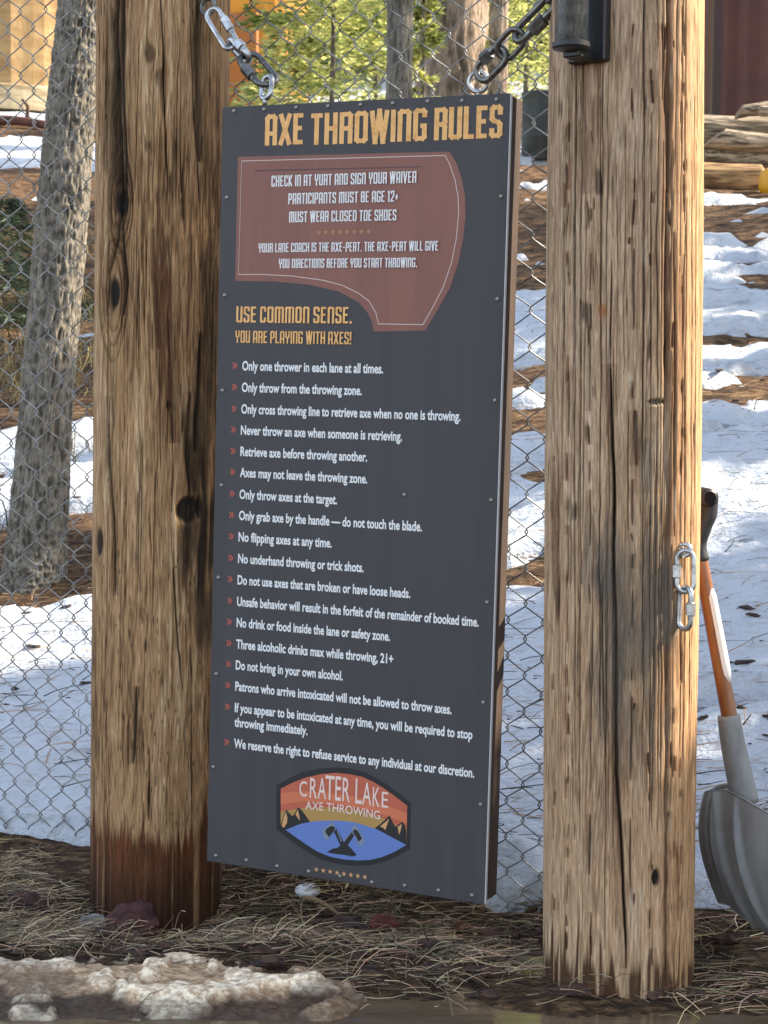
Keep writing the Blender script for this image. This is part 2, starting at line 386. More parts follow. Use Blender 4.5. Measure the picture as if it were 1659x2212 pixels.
def litter(n, seed):
    g = np.random.default_rng(seed)
    x = g.uniform(-1.05, 1.15, n * 3); y = g.uniform(2.95, 4.15, n * 3)
    t = ft(x, y); wgt = sm(.30, .18, t + .24 * sm(-.3, -.55, x)) * (sm(2.98, 3.16, y + .25 * np.minimum(x, .2)) * .9 + .07)
    pat = fb(x, y, .22, 111, 3); wgt = wgt * sm(.3, .62, pat) * (.25 + .75 * sm(3.15, 3.5, y)) + .03 * wgt
    k = g.random(n * 3) < wgt; x = x[k][:n]; y = y[k][:n]; m = len(x)
    L = g.uniform(.035, .12, m); th = np.where(g.random(m) < .6, g.normal(0, .6, m), g.uniform(0, 6.28, m))
    z = zg(x, y) + g.uniform(.0, .03, m) ** 1.0
    bnd = sm(-.42, -.25, ft(x, y)) * (1 - sm(-.02, .05, ft(x, y))); z = z - (z - zg(x, y)) * .75 * bnd; lift = g.normal(.0, .022, m) * (1 - .72 * bnd); curve = g.normal(0, .014, m); wd = g.uniform(.0011, .0024, m)
    V, Fq = needle_mesh(np.stack([x, y, z], -1), L, th, lift, curve, wd, seed)
    c = np.array([.52, .38, .235]) * (.08 + 1.2 * g.random((m, 1)) ** 2.0) * (1 + g.normal(0, .08, (m, 3)))
    return V, Fq, np.repeat(np.clip(c, .01, .7), 8, 0)
V, Fq, c = litter(14500, 201)
obj('pine_needle_litter', (V, Fq), M_needle, cols=c, kind='stuff', label='dry tan pine needles and straw matted over the dark ground below the fence', cat='needle litter')
MBc = MB(); g = np.random.default_rng(15)
for i in range(330):
    x = g.uniform(-1.0, 1.1); y = g.uniform(3.05, 3.75); 
    if ft(x, y) > .2 or y + .25 * min(x, .2) < 3.06: continue
    r_ = .005 + .017 * g.random() ** 2; MBc.rock((x, y, float(zg(x, y)) + r_ * .5), (r_ * g.uniform(1, 2.2), r_, r_ * g.uniform(.35, .8)), 1500 + i, .8, 9, 7)
obj('bark_chips', MBc, mat('bark_chip', (.09, .045, .03), .9, noise=((25, 25, 25), (.025, .017, .013), .42, .6)), kind='stuff', label='dark bark chips and soil crumbs among the needles below the sign', cat='bark chips')
def litter2(n, seed):
    g = np.random.default_rng(seed); y = 3.7 + (17 - 3.7) * g.random(n) ** 1.5; x = y * g.uniform(-.27, .27, n)
    t = ft(x, y); k = t > .25; x = x[k]; y = y[k]; m = len(x)
    s = snowmask(x, y); kk = (s < .5) | (g.random(m) < .16); x = x[kk]; y = y[kk]; m = len(x)
    zz = np.maximum(zg(x, y), snow_z(x, y))
    L = g.uniform(.03, .13, m) * np.where(g.random(m) < .06, 2.2, 1) * (.75 + y / 14); th = np.where(g.random(m) < .7, g.normal(0, .5, m), g.uniform(0, 6.28, m))
    V, Fq = needle_mesh(np.stack([x, y, zz + .004], -1), L, th, g.normal(.01, .012, m), g.normal(0, .012, m), g.uniform(.0015, .0045, m), seed)
    dk = g.random((m, 1)) < .45
    c = np.where(dk, np.array([.03, .022, .018]), np.array([.3, .19, .1])) * g.uniform(.5, 1.3, (m, 1))
    return V, Fq, np.repeat(c, 8, 0)
V, Fq, c = litter2(30000, 203)
obj('forest_debris', (V, Fq), M_needle, cols=c, kind='stuff', label='twigs and fallen needles scattered on the snow behind the fence', cat='forest debris')
g = np.random.default_rng(209); n = 9000; y = g.uniform(7.0, 16, n); x = y * g.uniform(-.27, -.06, n); cl = fb(x, y, .5, 211, 3); k_ = (snowmask(x, y) < .5) & (cl > .52); x = x[k_]; y = y[k_]; n = len(x)
V, Fq = needle_mesh(np.stack([x, y, zg(x, y)], -1), g.uniform(.04, .14, n), g.uniform(0, 6.28, n), g.uniform(.04, .17, n), g.normal(0, .02, n), g.uniform(.004, .008, n), 213)
c = np.where(fb(x, y, 1.2, 215, 2)[:, None] > .5, np.array([.34, .26, .11]), np.array([.09, .10, .04])) * g.uniform(.4, 1.3, (n, 1))
obj('dry_grass', (V, Fq), M_needle, cols=np.repeat(c, 8, 0), kind='stuff', label='tufts of dry and green grass on the bare slope left of the left post', cat='grass')
# clumps of darker debris resting on the snow
MBd = MB(); g = np.random.default_rng(5)
for i in range(420):
    y = 4.2 + 6 * g.random() ** 1.4; x = y * g.uniform(-.25, .26)
    if ft(x, y) < .7: continue
    z = float(max(zg(x, y), snow_z(np.array(x), np.array(y)))); r_ = .003 + .011 * g.random() ** 2.5
    MBd.rock((x, y, z + r_ * .1), (r_ * 1.6, r_, r_ * .55), 900 + i, .9, 10, 7)
obj('debris_clump', MBd, mat('dark_debris', (.03, .022, .018), .9, noise=((40, 40, 40), (.1, .055, .035), .4, .7)), kind='stuff', label='dark bark crumbs and cone scales lying on the snow', cat='bark crumbs')

# ------------------------------------------------------------------ the two log posts
class Post:
    def __init__(s, cx, cy, r0, r1, ztop, xb, xt, hw, lean, na=520, nz=950, zb=-.12, seed=1):
        s.cx, s.cy, s.hw, s.seed = cx, cy, hw, seed
        n = math.hypot(cx, cy); s.f = np.array([-cx / n, -cy / n]); s.rt = np.array([-s.f[1], s.f[0]])
        s.D = cy; s.xb, s.xt = xb, xt; s.r0, s.r1 = r0, r1; s.zb, s.ztop = zb, ztop; s.lean = lean
        tt = np.arange(na) / na; s.u = tt + .5 * np.sin(2 * np.pi * tt) / (2 * np.pi); s.z = np.linspace(zb, ztop, nz)
        s.PH, s.Z = np.meshgrid((s.u - .5) * 2 * np.pi, s.z, indexing='ij')     # phi = 0 faces the viewer
        s.U = s.PH / (2 * np.pi) + .5; s.na, s.nz = na, nz
        s.h = np.zeros_like(s.Z); s.du = np.zeros_like(s.Z); s.r = (r0 + r1) / 2
    def pos(s, px, row):
        xc = s.xt + (s.xb - s.xt) * row / 2100.0
        sn = np.clip((px - xc) / s.hw, -.98, .98); ph = math.asin(sn)
        return ph, 1.07 - (row - 843) / F * (s.D - s.r * math.cos(ph)) * 1.0
    def knot_warp(s, ph, z, a, b, k):
        dx = (s.PH - ph) * s.r; dz = s.Z - z; s.du += -k * dx / (2 * np.pi * s.r) * np.exp(-(dx / a) ** 2 - (dz / b) ** 2)
    def base(s, cA, cB, cC, soft=1.0):
        U = s.U + s.du; Z = s.Z; sd = s.seed
        wob = (vn(U, Z, 9, 1.3, sd) - .5) * .03 + (vn(U, Z, 24, 4, sd + 1) - .5) * .008
        U2 = U + wob
        g1 = vn(U2, Z, 46, 2.4, sd + 2); g2 = vn(U2, Z, 130, 6, sd + 3); g3 = vn(U2, Z, 260, 14, sd + 4); g4 = vn(U2, Z, 420, 30, sd + 5); g5 = vn(U2, Z, 90, 1.1, sd + 11)
        big = vn(U, Z, 7, 2.2, sd + 6)
        s.g1, s.g2, s.g3, s.U2, s.big = g1, g2, g3, U2, big
        t = np.clip(.14 * g1 + .2 * g2 + .28 * g3 + .22 * g4 + .16 * g5 + .3 * (big - .5), 0, 1)
        c = cA * (1 - sm(.26, .5, t))[..., None] + cB * sm(.26, .5, t)[..., None]
        c = c * (1 - sm(.55, .78, t))[..., None] + cC * sm(.55, .78, t)[..., None]
        c = c * (.8 + .4 * g4)[..., None]
        mu = c.mean((0, 1)); c = mu + (c - mu) * soft
        s.c = c; s.h += ((g1 - .5) * .0014 + (g2 - .5) * .0012 + (g3 - .5) * .001) * soft + (vn(U, Z, 5, .9, sd + 8) - .5) * .008
        # fine dark pits that follow the grain
        p = vn(U2, Z, 150, 14, sd + 9); q = sm(.83, .95, p) * sm(.35, .6, vn(U, Z, 10, 2, sd + 10))
        s.mul(q, .65); s.h -= q * .0015
    def mul(s, m, k, tint=(1, 1, 1)):
        s.c = s.c * (1 - m[..., None] * k * np.asarray(tint))
    def mixc(s, m, col): s.c = s.c * (1 - m[..., None]) + np.asarray(col) * m[..., None]
    def crack(s, pts, wd, depth=.006, dark=.9, halo=None, seed=0, rag=.5):
        """pts = [(phi, z)...] from top to bottom"""
        P = sorted(pts, key=lambda q: q[1]); zs = np.array([q[1] for q in P]); ph = np.array([q[0] for q in P])
        i0, i1 = np.searchsorted(s.z, [zs[0], zs[-1]]); 
        if i1 - i0 < 3: return
        zz = s.z[i0:i1]; c = np.interp(zz, zs, ph) + (vn(zz * 0 + .3, zz, 8, 9, 300 + seed) - .5) * .03 + (vn(zz * 0 + .6, zz, 8, 40, 301 + seed) - .5) * .008
        t = (zz - zs[0]) / (zs[-1] - zs[0]); ww = wd * np.clip(4 * t * (1 - t), 0.02, 1) ** .4 * (1 - rag + 2 * rag * vn(zz * 0 + .2, zz, 8, 14, 302 + seed))
        dx = ((s.PH[:, i0:i1] - c[None] + np.pi) % (2 * np.pi) - np.pi) * s.r
        p = np.exp(-(dx / np.maximum(ww, .0004)[None]) ** 2)
        s.h[:, i0:i1] -= depth * p
        if halo is not None:
            hl = np.exp(-(dx / (wd * 3.2 + .002)) ** 2) * .6 * (vn(s.U[:, i0:i1], s.Z[:, i0:i1], 90, 5, 310 + seed)); 
            s.c[:, i0:i1] = s.c[:, i0:i1] * (1 - hl[..., None]) + np.asarray(halo) * hl[..., None]
        s.c[:, i0:i1] *= (1 - dark * p)[..., None]
    def spot(s, ph, z, a, b, col, dark=1.0, depth=.0, rag=.35, seed=0, soft=.35):
        dx = (s.PH - ph) * s.r / a; dz = (s.Z - z) / b
        n = (vn(s.U2, s.Z, 60, 12, 400 + seed) - .5) * 2 * rag + (vn(s.U2, s.Z, 170, 9, 401 + seed) - .5) * rag
        d = np.sqrt(dx * dx + dz * dz) + n
        m = (1 - sm(1 - soft, 1 + soft, d)) * dark
        s.mixc(m, col); s.h -= depth * m
    def build(s, name, label):
        rr = s.r0 + (s.r1 - s.r0) * (s.Z - s.zb) / (s.ztop - s.zb) + s.h
        ex = s.cx + s.lean[0] * s.Z; ey = s.cy + s.lean[1] * s.Z
        X = ex + rr * (np.cos(s.PH) * s.f[0] + np.sin(s.PH) * s.rt[0]); Y = ey + rr * (np.cos(s.PH) * s.f[1] + np.sin(s.PH) * s.rt[1])
        V = np.stack([X, Y, s.Z], -1).reshape(-1, 3); I = np.arange(s.na * s.nz).reshape(s.na, s.nz); J = np.roll(I, -1, 0)
        Fq = np.stack([I[:, :-1], J[:, :-1], J[:, 1:], I[:, 1:]], -1).reshape(-1, 4)
        n = len(V); V = np.concatenate([V, [[s.cx + s.lean[0] * s.ztop, s.cy + s.lean[1] * s.ztop, s.ztop]]])
        capf = np.stack([I[:, -1], J[:, -1], np.full(s.na, n), np.full(s.na, n)], -1)
        c = np.concatenate([np.clip(s.c, .004, .8).reshape(-1, 3), [[.3, .2, .1]]])
        V2, F2 = V, np.concatenate([Fq])
        me_o = obj(name, (V2, F2), M_wood, smooth=True, cols=c, label=label, cat='wooden post', group='log posts holding the sign', base=np.array([s.cx, s.cy, 0]))
        return me_o
DK = np.array([.016, .011, .008]); WET = np.array([.13, .043, .015])
# left post ---------------------------------------------------------------
pl = Post(-.497, 3.78, .146, .141, 2.5, 336, 355, 144, (.0095, 0), seed=1000)
for px, row, a, b, k in [(262, 445, .03, .09, 1.6), (247, 640, .03, .1, 1.8), (400, 1105, .045, .1, .6), (215, 1180, .03, .09, 1.2), (320, 130, .02, .05, 1.0)]:
    ph, z = pl.pos(px, row); pl.knot_warp(ph, z, a, b, k)
pl.base(np.array([.17, .09, .04]), np.array([.44, .265, .13]), np.array([.60, .42, .245]))
g = np.random.default_rng(61)
for i in range(300):
    ph = g.uniform(-np.pi, np.pi); z0 = g.uniform(.1, 2.3); L = g.uniform(.05, .45)
    pl.crack([(ph, z0), (ph + g.normal(0, .02), z0 + L)], g.uniform(.0005, .0013), g.uniform(.002, .004), g.uniform(.5, .85), None, i)
A = pl.pos
for i in range(16):
    x = g.uniform(212, 252); pl.crack([A(x, g.uniform(-60, 150)), A(x + g.normal(0, 3), 250), A(x + g.normal(4, 4), g.uniform(330, 460))], g.uniform(.001, .0022), .005, g.uniform(.7, .92), None, 650 + i)
for kx, ky, hw_, hh_ in ((262, 447, 15, 62), (247, 640, 17, 85)):
    for q_, sc_ in enumerate((1.0, 1.35, 1.75)):
        for sg in (-1, 1):
            pl.crack([A(kx + sg * hw_ * sc_ * math.sin(t_q) ** 1.2, ky - hh_ * sc_ * math.cos(t_q)) for t_q in np.linspace(.12, 3.02, 9)], .0016 - .0003 * q_, .004, .85 - .12 * q_, (.09, .045, .02), 660 + q_ * 2 + sg, .4)
pl.crack([A(258, -60), A(244, 100), A(250, 260), A(258, 400), A(262, 450)], .014, .016, .95, (.06, .032, .015), 701, .25)
pl.crack([A(270, -60), A(262, 150), A(268, 320), A(272, 430)], .007, .008, .9, (.08, .045, .02), 702)
pl.crack([A(262, 450), A(255, 530), A(238, 600), A(232, 690)], .004, .006, .85, (.08, .04, .02), 703)
pl.crack([A(262, 450), A(270, 540), A(276, 620), A(268, 690)], .0045, .006, .85, (.08, .04, .02), 704)
pl.crack([A(225, 420), A(222, 560), A(215, 700)], .002, .004, .8, None, 705)
pl.crack([A(430, -40), A(424, 160), A(430, 360)], .012, .006, .8, (.1, .06, .03), 706)
pl.crack([A(405, -20), A(418, 250), A(430, 470)], .0018, .005, .9, None, 707)
pl.crack([A(346, -30), A(352, 180), A(362, 430)], .0016, .005, .9, None, 708)
pl.crack([A(430, 720), A(425, 860), A(418, 980)], .006, .007, .9, (.06, .03, .015), 709)
pl.crack([A(408, 850), A(402, 980), A(408, 1080)], .005, .006, .8, (.07, .035, .015), 710)
pl.crack([A(238, 860), A(236, 1000), A(248, 1120), A(252, 1290)], .004, .006, .85, (.09, .05, .025), 711)
pl.crack([A(297, 1490), A(293, 1580), A(290, 1660)], .0045, .006, .85, (.1, .055, .025), 712)
pl.crack([A(372, 1230), A(380, 1340), A(392, 1500)], .0025, .005, .9, None, 713)
pl.crack([A(410, 1400), A(414, 1600), A(412, 1800)], .0016, .004, .85, None, 714)
pl.crack([A(325, 1700), A(323, 1790)], .003, .003, .7, None, 715)
pl.crack([A(330, 500), A(338, 620), A(345, 760)], .005, .002, .55, (.09, .03, .012), 716)
pl.crack([A(362, 680), A(366, 800), A(372, 960)], .0045, .003, .6, (.1, .035, .012), 717)
pl.spot(*A(263, 448), .02, .03, DK, 1, .004, .25, 1)
pl.spot(*A(248, 640), .016, .034, DK, 1, .004, .25, 2)
pl.spot(*A(402, 1105), .032, .032, DK * .8, 1, .008, .28, 3, .2)
pl.spot(*A(440, 1200), .05, .13, DK * 1.3, .95, .003, .6, 4, .4)
pl.spot(*A(425, 1010), .03, .1, (.03, .018, .01), .8, .001, .8, 5, .5)
pl.spot(*A(450, 760), .03, .2, (.05, .032, .018), .7, 0, .8, 6, .6)
pl.spot(*A(440, 1330), .03, .09, DK * 2, .8, 0, .8, 7, .5)
pl.spot(*A(217, 1180), .014, .03, DK, .95, .003, .5, 8)
pl.spot(*A(365, 880), .006, .009, DK, 1, .004, .2, 9)
pl.spot(*A(325, 135), .012, .02, (.07, .04, .02), .8, .002, .4, 10)
pl.spot(*A(360, 800), .018, .09, (.13, .055, .025), .65, 0, .9, 11, .6)
pl.spot(*A(350, 640), .018, .1, (.12, .05, .022), .65, 0, .9, 12, .6)
pl.spot(*A(240, 260), .02, .2, (.09, .055, .03), .55, 0, .9, 13, .7)
for i in range(260):
    row = g.uniform(60, 1830) if i % 3 == 0 else g.uniform(1200, 1830); pl.spot(*A(g.uniform(205, 470), row), g.uniform(.0007, .0021), g.uniform(.003, .013), DK * 3, g.uniform(.4, .8), .001, .15, 20 + i % 7)
wl = .13 + .05 * (vn(pl.U, pl.Z * 0, 40, 1, 77) - .5) + .035 * (vn(pl.U2, pl.Z * 0, 150, 1, 78) - .5) + .03 * (vn(pl.U2, pl.Z * 0, 400, 1, 76) - .5) + .05 * sm(.3, 1.2, pl.PH)
wm = sm(.022, -.022, pl.Z - wl) * (.97 - .5 * sm(.82, .93, vn(pl.U2, pl.Z * 0, 110, 1, 79)))
pl.c = pl.c * (1 - wm)[..., None] + (WET * (.45 + 1.0 * pl.g2)[..., None] * (1 - .55 * sm(.12, -.02, pl.Z))[..., None]) * wm[..., None]
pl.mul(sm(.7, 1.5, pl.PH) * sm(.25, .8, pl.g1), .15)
pl.build('wooden_post', 'brown log post left of the sign with black knots and wet dark foot')
# right post --------------------------------------------------------------
pr_ = Post(.448, 3.19, .1415, .137, 2.3, 1337, 1356, 165, (-.0105, 0), seed=2000)
pr_.knot_warp(*pr_.pos(1415, 870), .02, .05, 1.2); pr_.knot_warp(*pr_.pos(1415, 1905), .018, .04, 1.4)
pr_.base(np.array([.36, .215, .115]), np.array([.58, .39, .235]), np.array([.68, .495, .335]), .74)
g = np.random.default_rng(67); A = pr_.pos
RUST = (.16, .05, .014)
for i in range(230):
    ph = g.uniform(-np.pi, np.pi); z0 = g.uniform(-.05, 2.1); L = g.uniform(.1, .9)
    pr_.crack([(ph, z0), (ph + g.normal(0, .02), z0 + L)], g.uniform(.0006, .0013), g.uniform(.002, .005), g.uniform(.5, .85), None, 40 + i)
for n_, x in enumerate((1201, 1234, 1281, 1366, 1467)):     # rows of short dark slots along the grain
    row = g.uniform(-60, 0)
    while row < 2050:
        L = g.uniform(15, 50) if g.random() < .6 else g.uniform(60, 190); pr_.crack([A(x + (row - 900) * -.004 + g.normal(0, 1.5), row), A(x + (row - 900) * -.004 + g.normal(0, 1.5), row + L)], g.uniform(.0009, .0023), .004, g.uniform(.6, .92), (.25, .11, .05), 200 + n_ * 31 + int(row) % 29, .6)
        row += L + g.uniform(5, 190)
hz = sm(.15, 1.0, pr_.PH); pr_.c = pr_.c * (1 + hz[..., None] * np.array([.08, -.03, -.16])); up = sm(.5, 1.7, pr_.Z) * (1 - hz); pr_.c = pr_.c * (1 - up[..., None] * np.array([.06, .0, -.1]))  # sun's warmth painted into the wood's right side; upper part cooler
pr_.crack([A(1437, -40), A(1440, 300), A(1434, 620), A(1437, 1000), A(1436, 1400), A(1437, 2100)], .0062, .004, .62, RUST, 801, .7)
pr_.crack([A(1425, 60), A(1440, 420)], .006, .002, .5, RUST, 802, .6)
for i in range(70):
    x = g.choice([1201, 1234, 1281, 1366, 1405, 1437, 1450, 1467]) + g.normal(0, 3); row = g.uniform(-40, 2080); pr_.crack([A(x, row), A(x + g.normal(0, 1), row + g.uniform(12, 60))], g.uniform(.0009, .0022), .004, g.uniform(.7, .95), RUST, 900 + i, .5)
pr_.crack([A(1450, 500), A(1452, 800), A(1450, 1150)], .003, .003, .75, RUST, 803, .6)
pr_.crack([A(1322, 780), A(1326, 1000), A(1329, 1200), A(1331, 1480), A(1333, 1680), A(1345, 1850), A(1352, 2110)], .0034, .012, .96, (.15, .07, .03), 804, .4)
pr_.crack([A(1326, 560), A(1322, 800)], .0014, .006, .9, None, 805)
pr_.crack([A(1300, 1250), A(1307, 1500), A(1310, 1640)], .0013, .006, .9, None, 806)
pr_.crack([A(1372, 880), A(1375, 1000)], .0045, .004, .8, RUST, 807)
pr_.crack([A(1393, 940), A(1396, 1060)], .007, .002, .55, (.14, .06, .03), 808)
pr_.crack([A(1265, 130), A(1270, 420)], .005, .002, .4, (.2, .1, .05), 809)
for i, x in enumerate((1390, 1404, 1418, 1475, 1488, 1497, 1215, 1250, 1262, 1302)):
    pr_.crack([A(x, g.uniform(-40, 500)), A(x - 3, g.uniform(900, 2050))], .0011, .005, .85, None, 820 + i)
pr_.spot(*A(1415, 862), .017, .005, DK, 1, .006, .3, 31, .3)
pr_.spot(*A(1413, 960), .022, .1, (.5, .4, .28), .55, 0, .5, 32, .5)
pr_.spot(*A(1415, 1905), .0085, .017, DK * 1.5, 1, .007, .25, 33, .25)
pr_.spot(*A(1306, 667), .010, .011, (.42, .17, .07), .8, .0008, .3, 34)
pr_.spot(*A(1190, 600), .008, .03, DK, .9, .004, .5, 35)
for i, (x, row, a, b, k) in enumerate([(1310, 1190, .035, .05, .6), (1290, 1240, .03, .035, .5), (1335, 1330, .03, .09, .65), (1310, 1420, .03, .09, .6), (1370, 1310, .05, .09, .55), (1415, 1250, .035, .08, .6), (1395, 1400, .035, .06, .6), (1420, 1330, .02, .07, .6), (1340, 1560, .025, .1, .45), (1380, 1620, .03, .1, .4), (1420, 1600, .02, .06, .4), (1300, 1760, .025, .12, .3)]):
    pr_.spot(*A(x, row), a, b, (.15, .125, .10), k * .85, 0, .9, 50 + i, .55)
pr_.spot(*A(1205, 1180), .012, .1, (.12, .05, .022), .7, .001, .7, 70)
pr_.spot(*A(1212, 1300), .01, .05, (.06, .028, .014), .8, .002, .6, 71)
for i in range(55):
    pr_.spot(*A(g.uniform(1190, 1500), g.uniform(0, 2000)), g.uniform(.0012, .003), g.uniform(.008, .03), (.60, .48, .35), g.uniform(.3, .7), -.0003, .3, 80 + i % 9)
wl = .03 + .05 * (vn(pr_.U, pr_.Z * 0, 30, 1, 177) - .5) + .17 * np.maximum(vn(pr_.U2, pr_.Z * 0, 120, 1, 178) - .45, 0)
wm = sm(.02, -.02, pr_.Z - wl) * (.95 - .75 * sm(.6, .8, vn(pr_.U2, pr_.Z * 0, 140, 1, 179)))
pr_.c = pr_.c * (1 - wm)[..., None] + (np.array([.075, .032, .014]) * (.5 + .9 * pr_.g2)[..., None]) * wm[..., None]
pr_.build('wooden_post', 'paler tan log post on the right with long drying cracks, standing in the puddle')

# ------------------------------------------------------------------ the sign board
SGa = MC @ np.array([.9088, -.0533, .4138]); SGb = MC @ np.array([-.0293, -.9972, -.0688])
SGa /= np.linalg.norm(SGa); SGb -= SGa * (SGa @ SGb); SGb /= np.linalg.norm(SGb)
SGn = np.cross(SGa, SGb); SGn = SGn if SGn[1] < 0 else -SGn           # towards the viewer
SG0 = CAM + MC @ np.array([-.3212, .8049, -3.459]); SW, SH = .6099, 1.524
def sp(u, v, wz=0.0): return SG0 + SGa * u + SGb * v + SGn * wz
sign = thing('rules_sign', 'tall charcoal board headed AXE THROWING RULES, hung on chains between two log posts', 'sign', sp(SW / 2, SH))
def srgb(r_, g_, b_): return tuple(((c / 255 + .055) / 1.055) ** 2.4 if c > 10 else c / 3295 for c in (r_, g_, b_))
M_panel = mat('charcoal_panel', (.060, .057, .061), .58, noise=((22, 22, 1.6), (.048, .046, .05), .35, .7), bump=((300, 300, 300), .05, .001), spec=.4)
M_frame = mat('stained_lumber', (.065, .034, .02), .8, noise=((40, 40, 6), (.03, .016, .01), .4, .65), bump=((90, 90, 8), .5, .003))
M_white = mat('white_print', (.8, .8, .8), .5); M_gold = mat('gold_print', (.86, .47, .16), .5, noise=((60, 60, 60), (.74, .36, .1), .5, .62))
M_mauve = mat('mauve_print', (.245, .095, .068), .5, noise=((22, 22, 2), (.21, .08, .058), .4, .65)); M_mauve_dk = mat('mauve_rim_print', (.16, .05, .046), .5); M_line = mat('pale_line_print', (.62, .48, .45), .5); M_linedk = mat('dark_maroon_print', (.1, .04, .045), .5)
M_bul = mat('red_print', (.5, .1, .075), .5); M_trim = mat('pale_panel_edge', (.5, .49, .5), .5)
M_logo_k = mat('black_print', (.008, .008, .01), .5); M_logo_r = mat('orange_red_print', (.50, .115, .06), .5); M_logo_o = mat('light_orange_print', (.62, .17, .08), .5); M_logo_g = mat('ochre_print', (.42, .25, .07), .5); M_logo_b = mat('blue_print', (.12, .20, .50), .5); M_logo_w = mat('cream_print', (.8, .62, .55), .5); M_logo_s = mat('peach_print', (.62, .33, .15), .5); M_logo_grey = mat('steel_blue_print', (.2, .25, .33), .5)
M_screw = mat('screw_head', (.3, .28, .25), .45, .7)
mb = MB().box(sp(SW / 2, SH / 2, -.003), (SGa, SGb, SGn), (SW / 2, SH / 2, .003), .0012); obj('panel', mb, M_panel, sign)
for nm, uc, vc, hu, hv in (('frame_rail', SW - .02, SH / 2, .019, SH / 2 - .002), ('frame_rail', .02, SH / 2, .019, SH / 2 - .002), ('frame_rail', SW / 2, .02, SW / 2 - .04, .018), ('frame_rail', SW / 2, SH - .02, SW / 2 - .04, .018)):
    obj(nm, MB().box(sp(uc, vc, -.0375), (SGa, SGb, SGn), (hu, hv, .031), .003), M_frame, sign)
obj('edge_trim', MB().box(sp(SW + .0012, SH / 2, -.003), (SGa, SGb, SGn), (.0011, SH / 2 - .002, .0034)), M_trim, sign)

class Flat:
    def __init__(s, wz): s.mb = MB(); s.wz = wz; s.k = 0
    def poly(s, pts):
        z = s.wz + s.k * .00002; s.k += 1
        s.mb.add([sp(u, v, z) for u, v in pts], [tuple(range(len(pts)))]); return s
    def tri(s, pts, tris):
        z = s.wz + s.k * .00002; s.k += 1
        s.mb.add([sp(u, v, z) for u, v in pts], tris); return s
    def concave(s, pts):
        from mathutils.geometry import tessellate_polygon
        return s.tri(pts, tessellate_polygon([[Vector((u, v, 0)) for u, v in pts]]))
    def line(s, pts, wd, closed=False):
        P = np.array(pts); n = len(P); L = []; Rr = []
        for i in range(n):
            a = P[i - 1] if (i > 0 or closed) else P[i]; b = P[(i + 1) % n] if (i < n - 1 or closed) else P[i]
            d1 = P[i] - a; d2 = b - P[i]; 
            d1 = d1 / np.linalg.norm(d1) if np.linalg.norm(d1) > 0 else d2 / np.linalg.norm(d2); d2 = d2 / np.linalg.norm(d2) if np.linalg.norm(d2) > 0 else d1
            nn = np.array([-(d1 + d2)[1], (d1 + d2)[0]]); nn /= np.linalg.norm(nn); c = max(.45, nn @ np.array([-d1[1], d1[0]])); o = nn * wd / 2 / c
            L.append(P[i] + o); Rr.append(P[i] - o)
        for i in range(n if closed else n - 1): j = (i + 1) % n; s.poly([L[i], L[j], Rr[j], Rr[i]])
        return s
    def done(s, name, m, parent): return obj(name, s.mb, m, parent)

# heavy condensed display lettering: strokes on a 0..w x 0..1 cell
GL = {}
def G(ch, w, *st): GL[ch] = (w, st)
t_ = .09
def box_(*p): return ('p', p)
q = .075; h = 1 - q
G('A', .46, box_((q, 0), (q, h - .06), (q + .06, h), (.46 - q - .06, h), (.46 - q, h - .06), (.46 - q, 0)), box_((q, .38), (.46 - q, .38)))
G('X', .5, box_((.06, 0), (.44, 1)), box_((.06, 1), (.44, 0)))
G('E', .40, box_((.38, h), (q, h), (q, q), (.38, q)), box_((q, .52), (.34, .52)))
G('T', .42, box_((0, h), (.42, h)), box_((.21, 0), (.21, h)))
G('H', .46, box_((q, 0), (q, 1)), box_((.46 - q, 0), (.46 - q, 1)), box_((q, .5), (.46 - q, .5)))
G('R', .46, box_((q, 0), (q, h), (.46 - q - .05, h), (.46 - q, h - .05), (.46 - q, .56), (.46 - q - .07, .48), (q, .48)), box_((.46 - q - .04, .48), (.46 - q, .40), (.46 - q, 0)))
G('O', .46, box_((q, .13), (q, h - .05), (q + .05, h), (.46 - q - .05, h), (.46 - q, h - .05), (.46 - q, q + .05), (.46 - q - .05, q), (q + .05, q), (q, q + .05), (q, .16)))
G('0', .46, *GL['O'][1]); G('D', .46, box_((q, q), (q, h), (.46 - q - .06, h), (.46 - q, h - .07), (.46 - q, q + .07), (.46 - q - .06, q), (q - .02, q)))
G('W', .66, box_((.06, 1), (.19, .02), (.33, .98), (.47, .02), (.6, 1)))
G('I', .15, box_((q, 0), (q, 1)))
G('N', .46, box_((q, 0), (q, h - .05), (q + .05, h), (.46 - q - .05, h), (.46 - q, h - .05), (.46 - q, 0)))
G('M', .66, box_((q, 0), (q, h - .05), (q + .05, h), (.66 - q - .05, h), (.66 - q, h - .05), (.66 - q, 0)), box_((.33, 0), (.33, h)))
G('G', .46, box_((.46 - q, .72), (.46 - q, h - .05), (.46 - q - .05, h), (q + .05, h), (q, h - .05), (q, q + .05), (q + .05, q), (.46 - q - .05, q), (.46 - q, q + .05), (.46 - q, .46), (.24, .46)))
G('C', .44, box_((.44 - q, .68), (.44 - q, h - .05), (.44 - q - .05, h), (q + .05, h), (q, h - .05), (q, q + .05), (q + .05, q), (.44 - q - .05, q), (.44 - q, q + .05), (.44 - q, .32)))
G('U', .46, box_((q, 1), (q, q + .05), (q + .05, q), (.46 - q - .05, q), (.46 - q, q + .05), (.46 - q, 1)))
G('L', .38, box_((q, 1), (q, q), (.38, q)))
G('S', .44, box_((.44 - q, .7), (.44 - q, h - .05), (.44 - q - .05, h), (q + .05, h), (q, h - .05), (q, .6), (q + .05, .54), (.44 - q - .05, .46), (.44 - q, .40), (.44 - q, q + .05), (.44 - q - .05, q), (q + .05, q), (q, q + .05), (q, .3)))
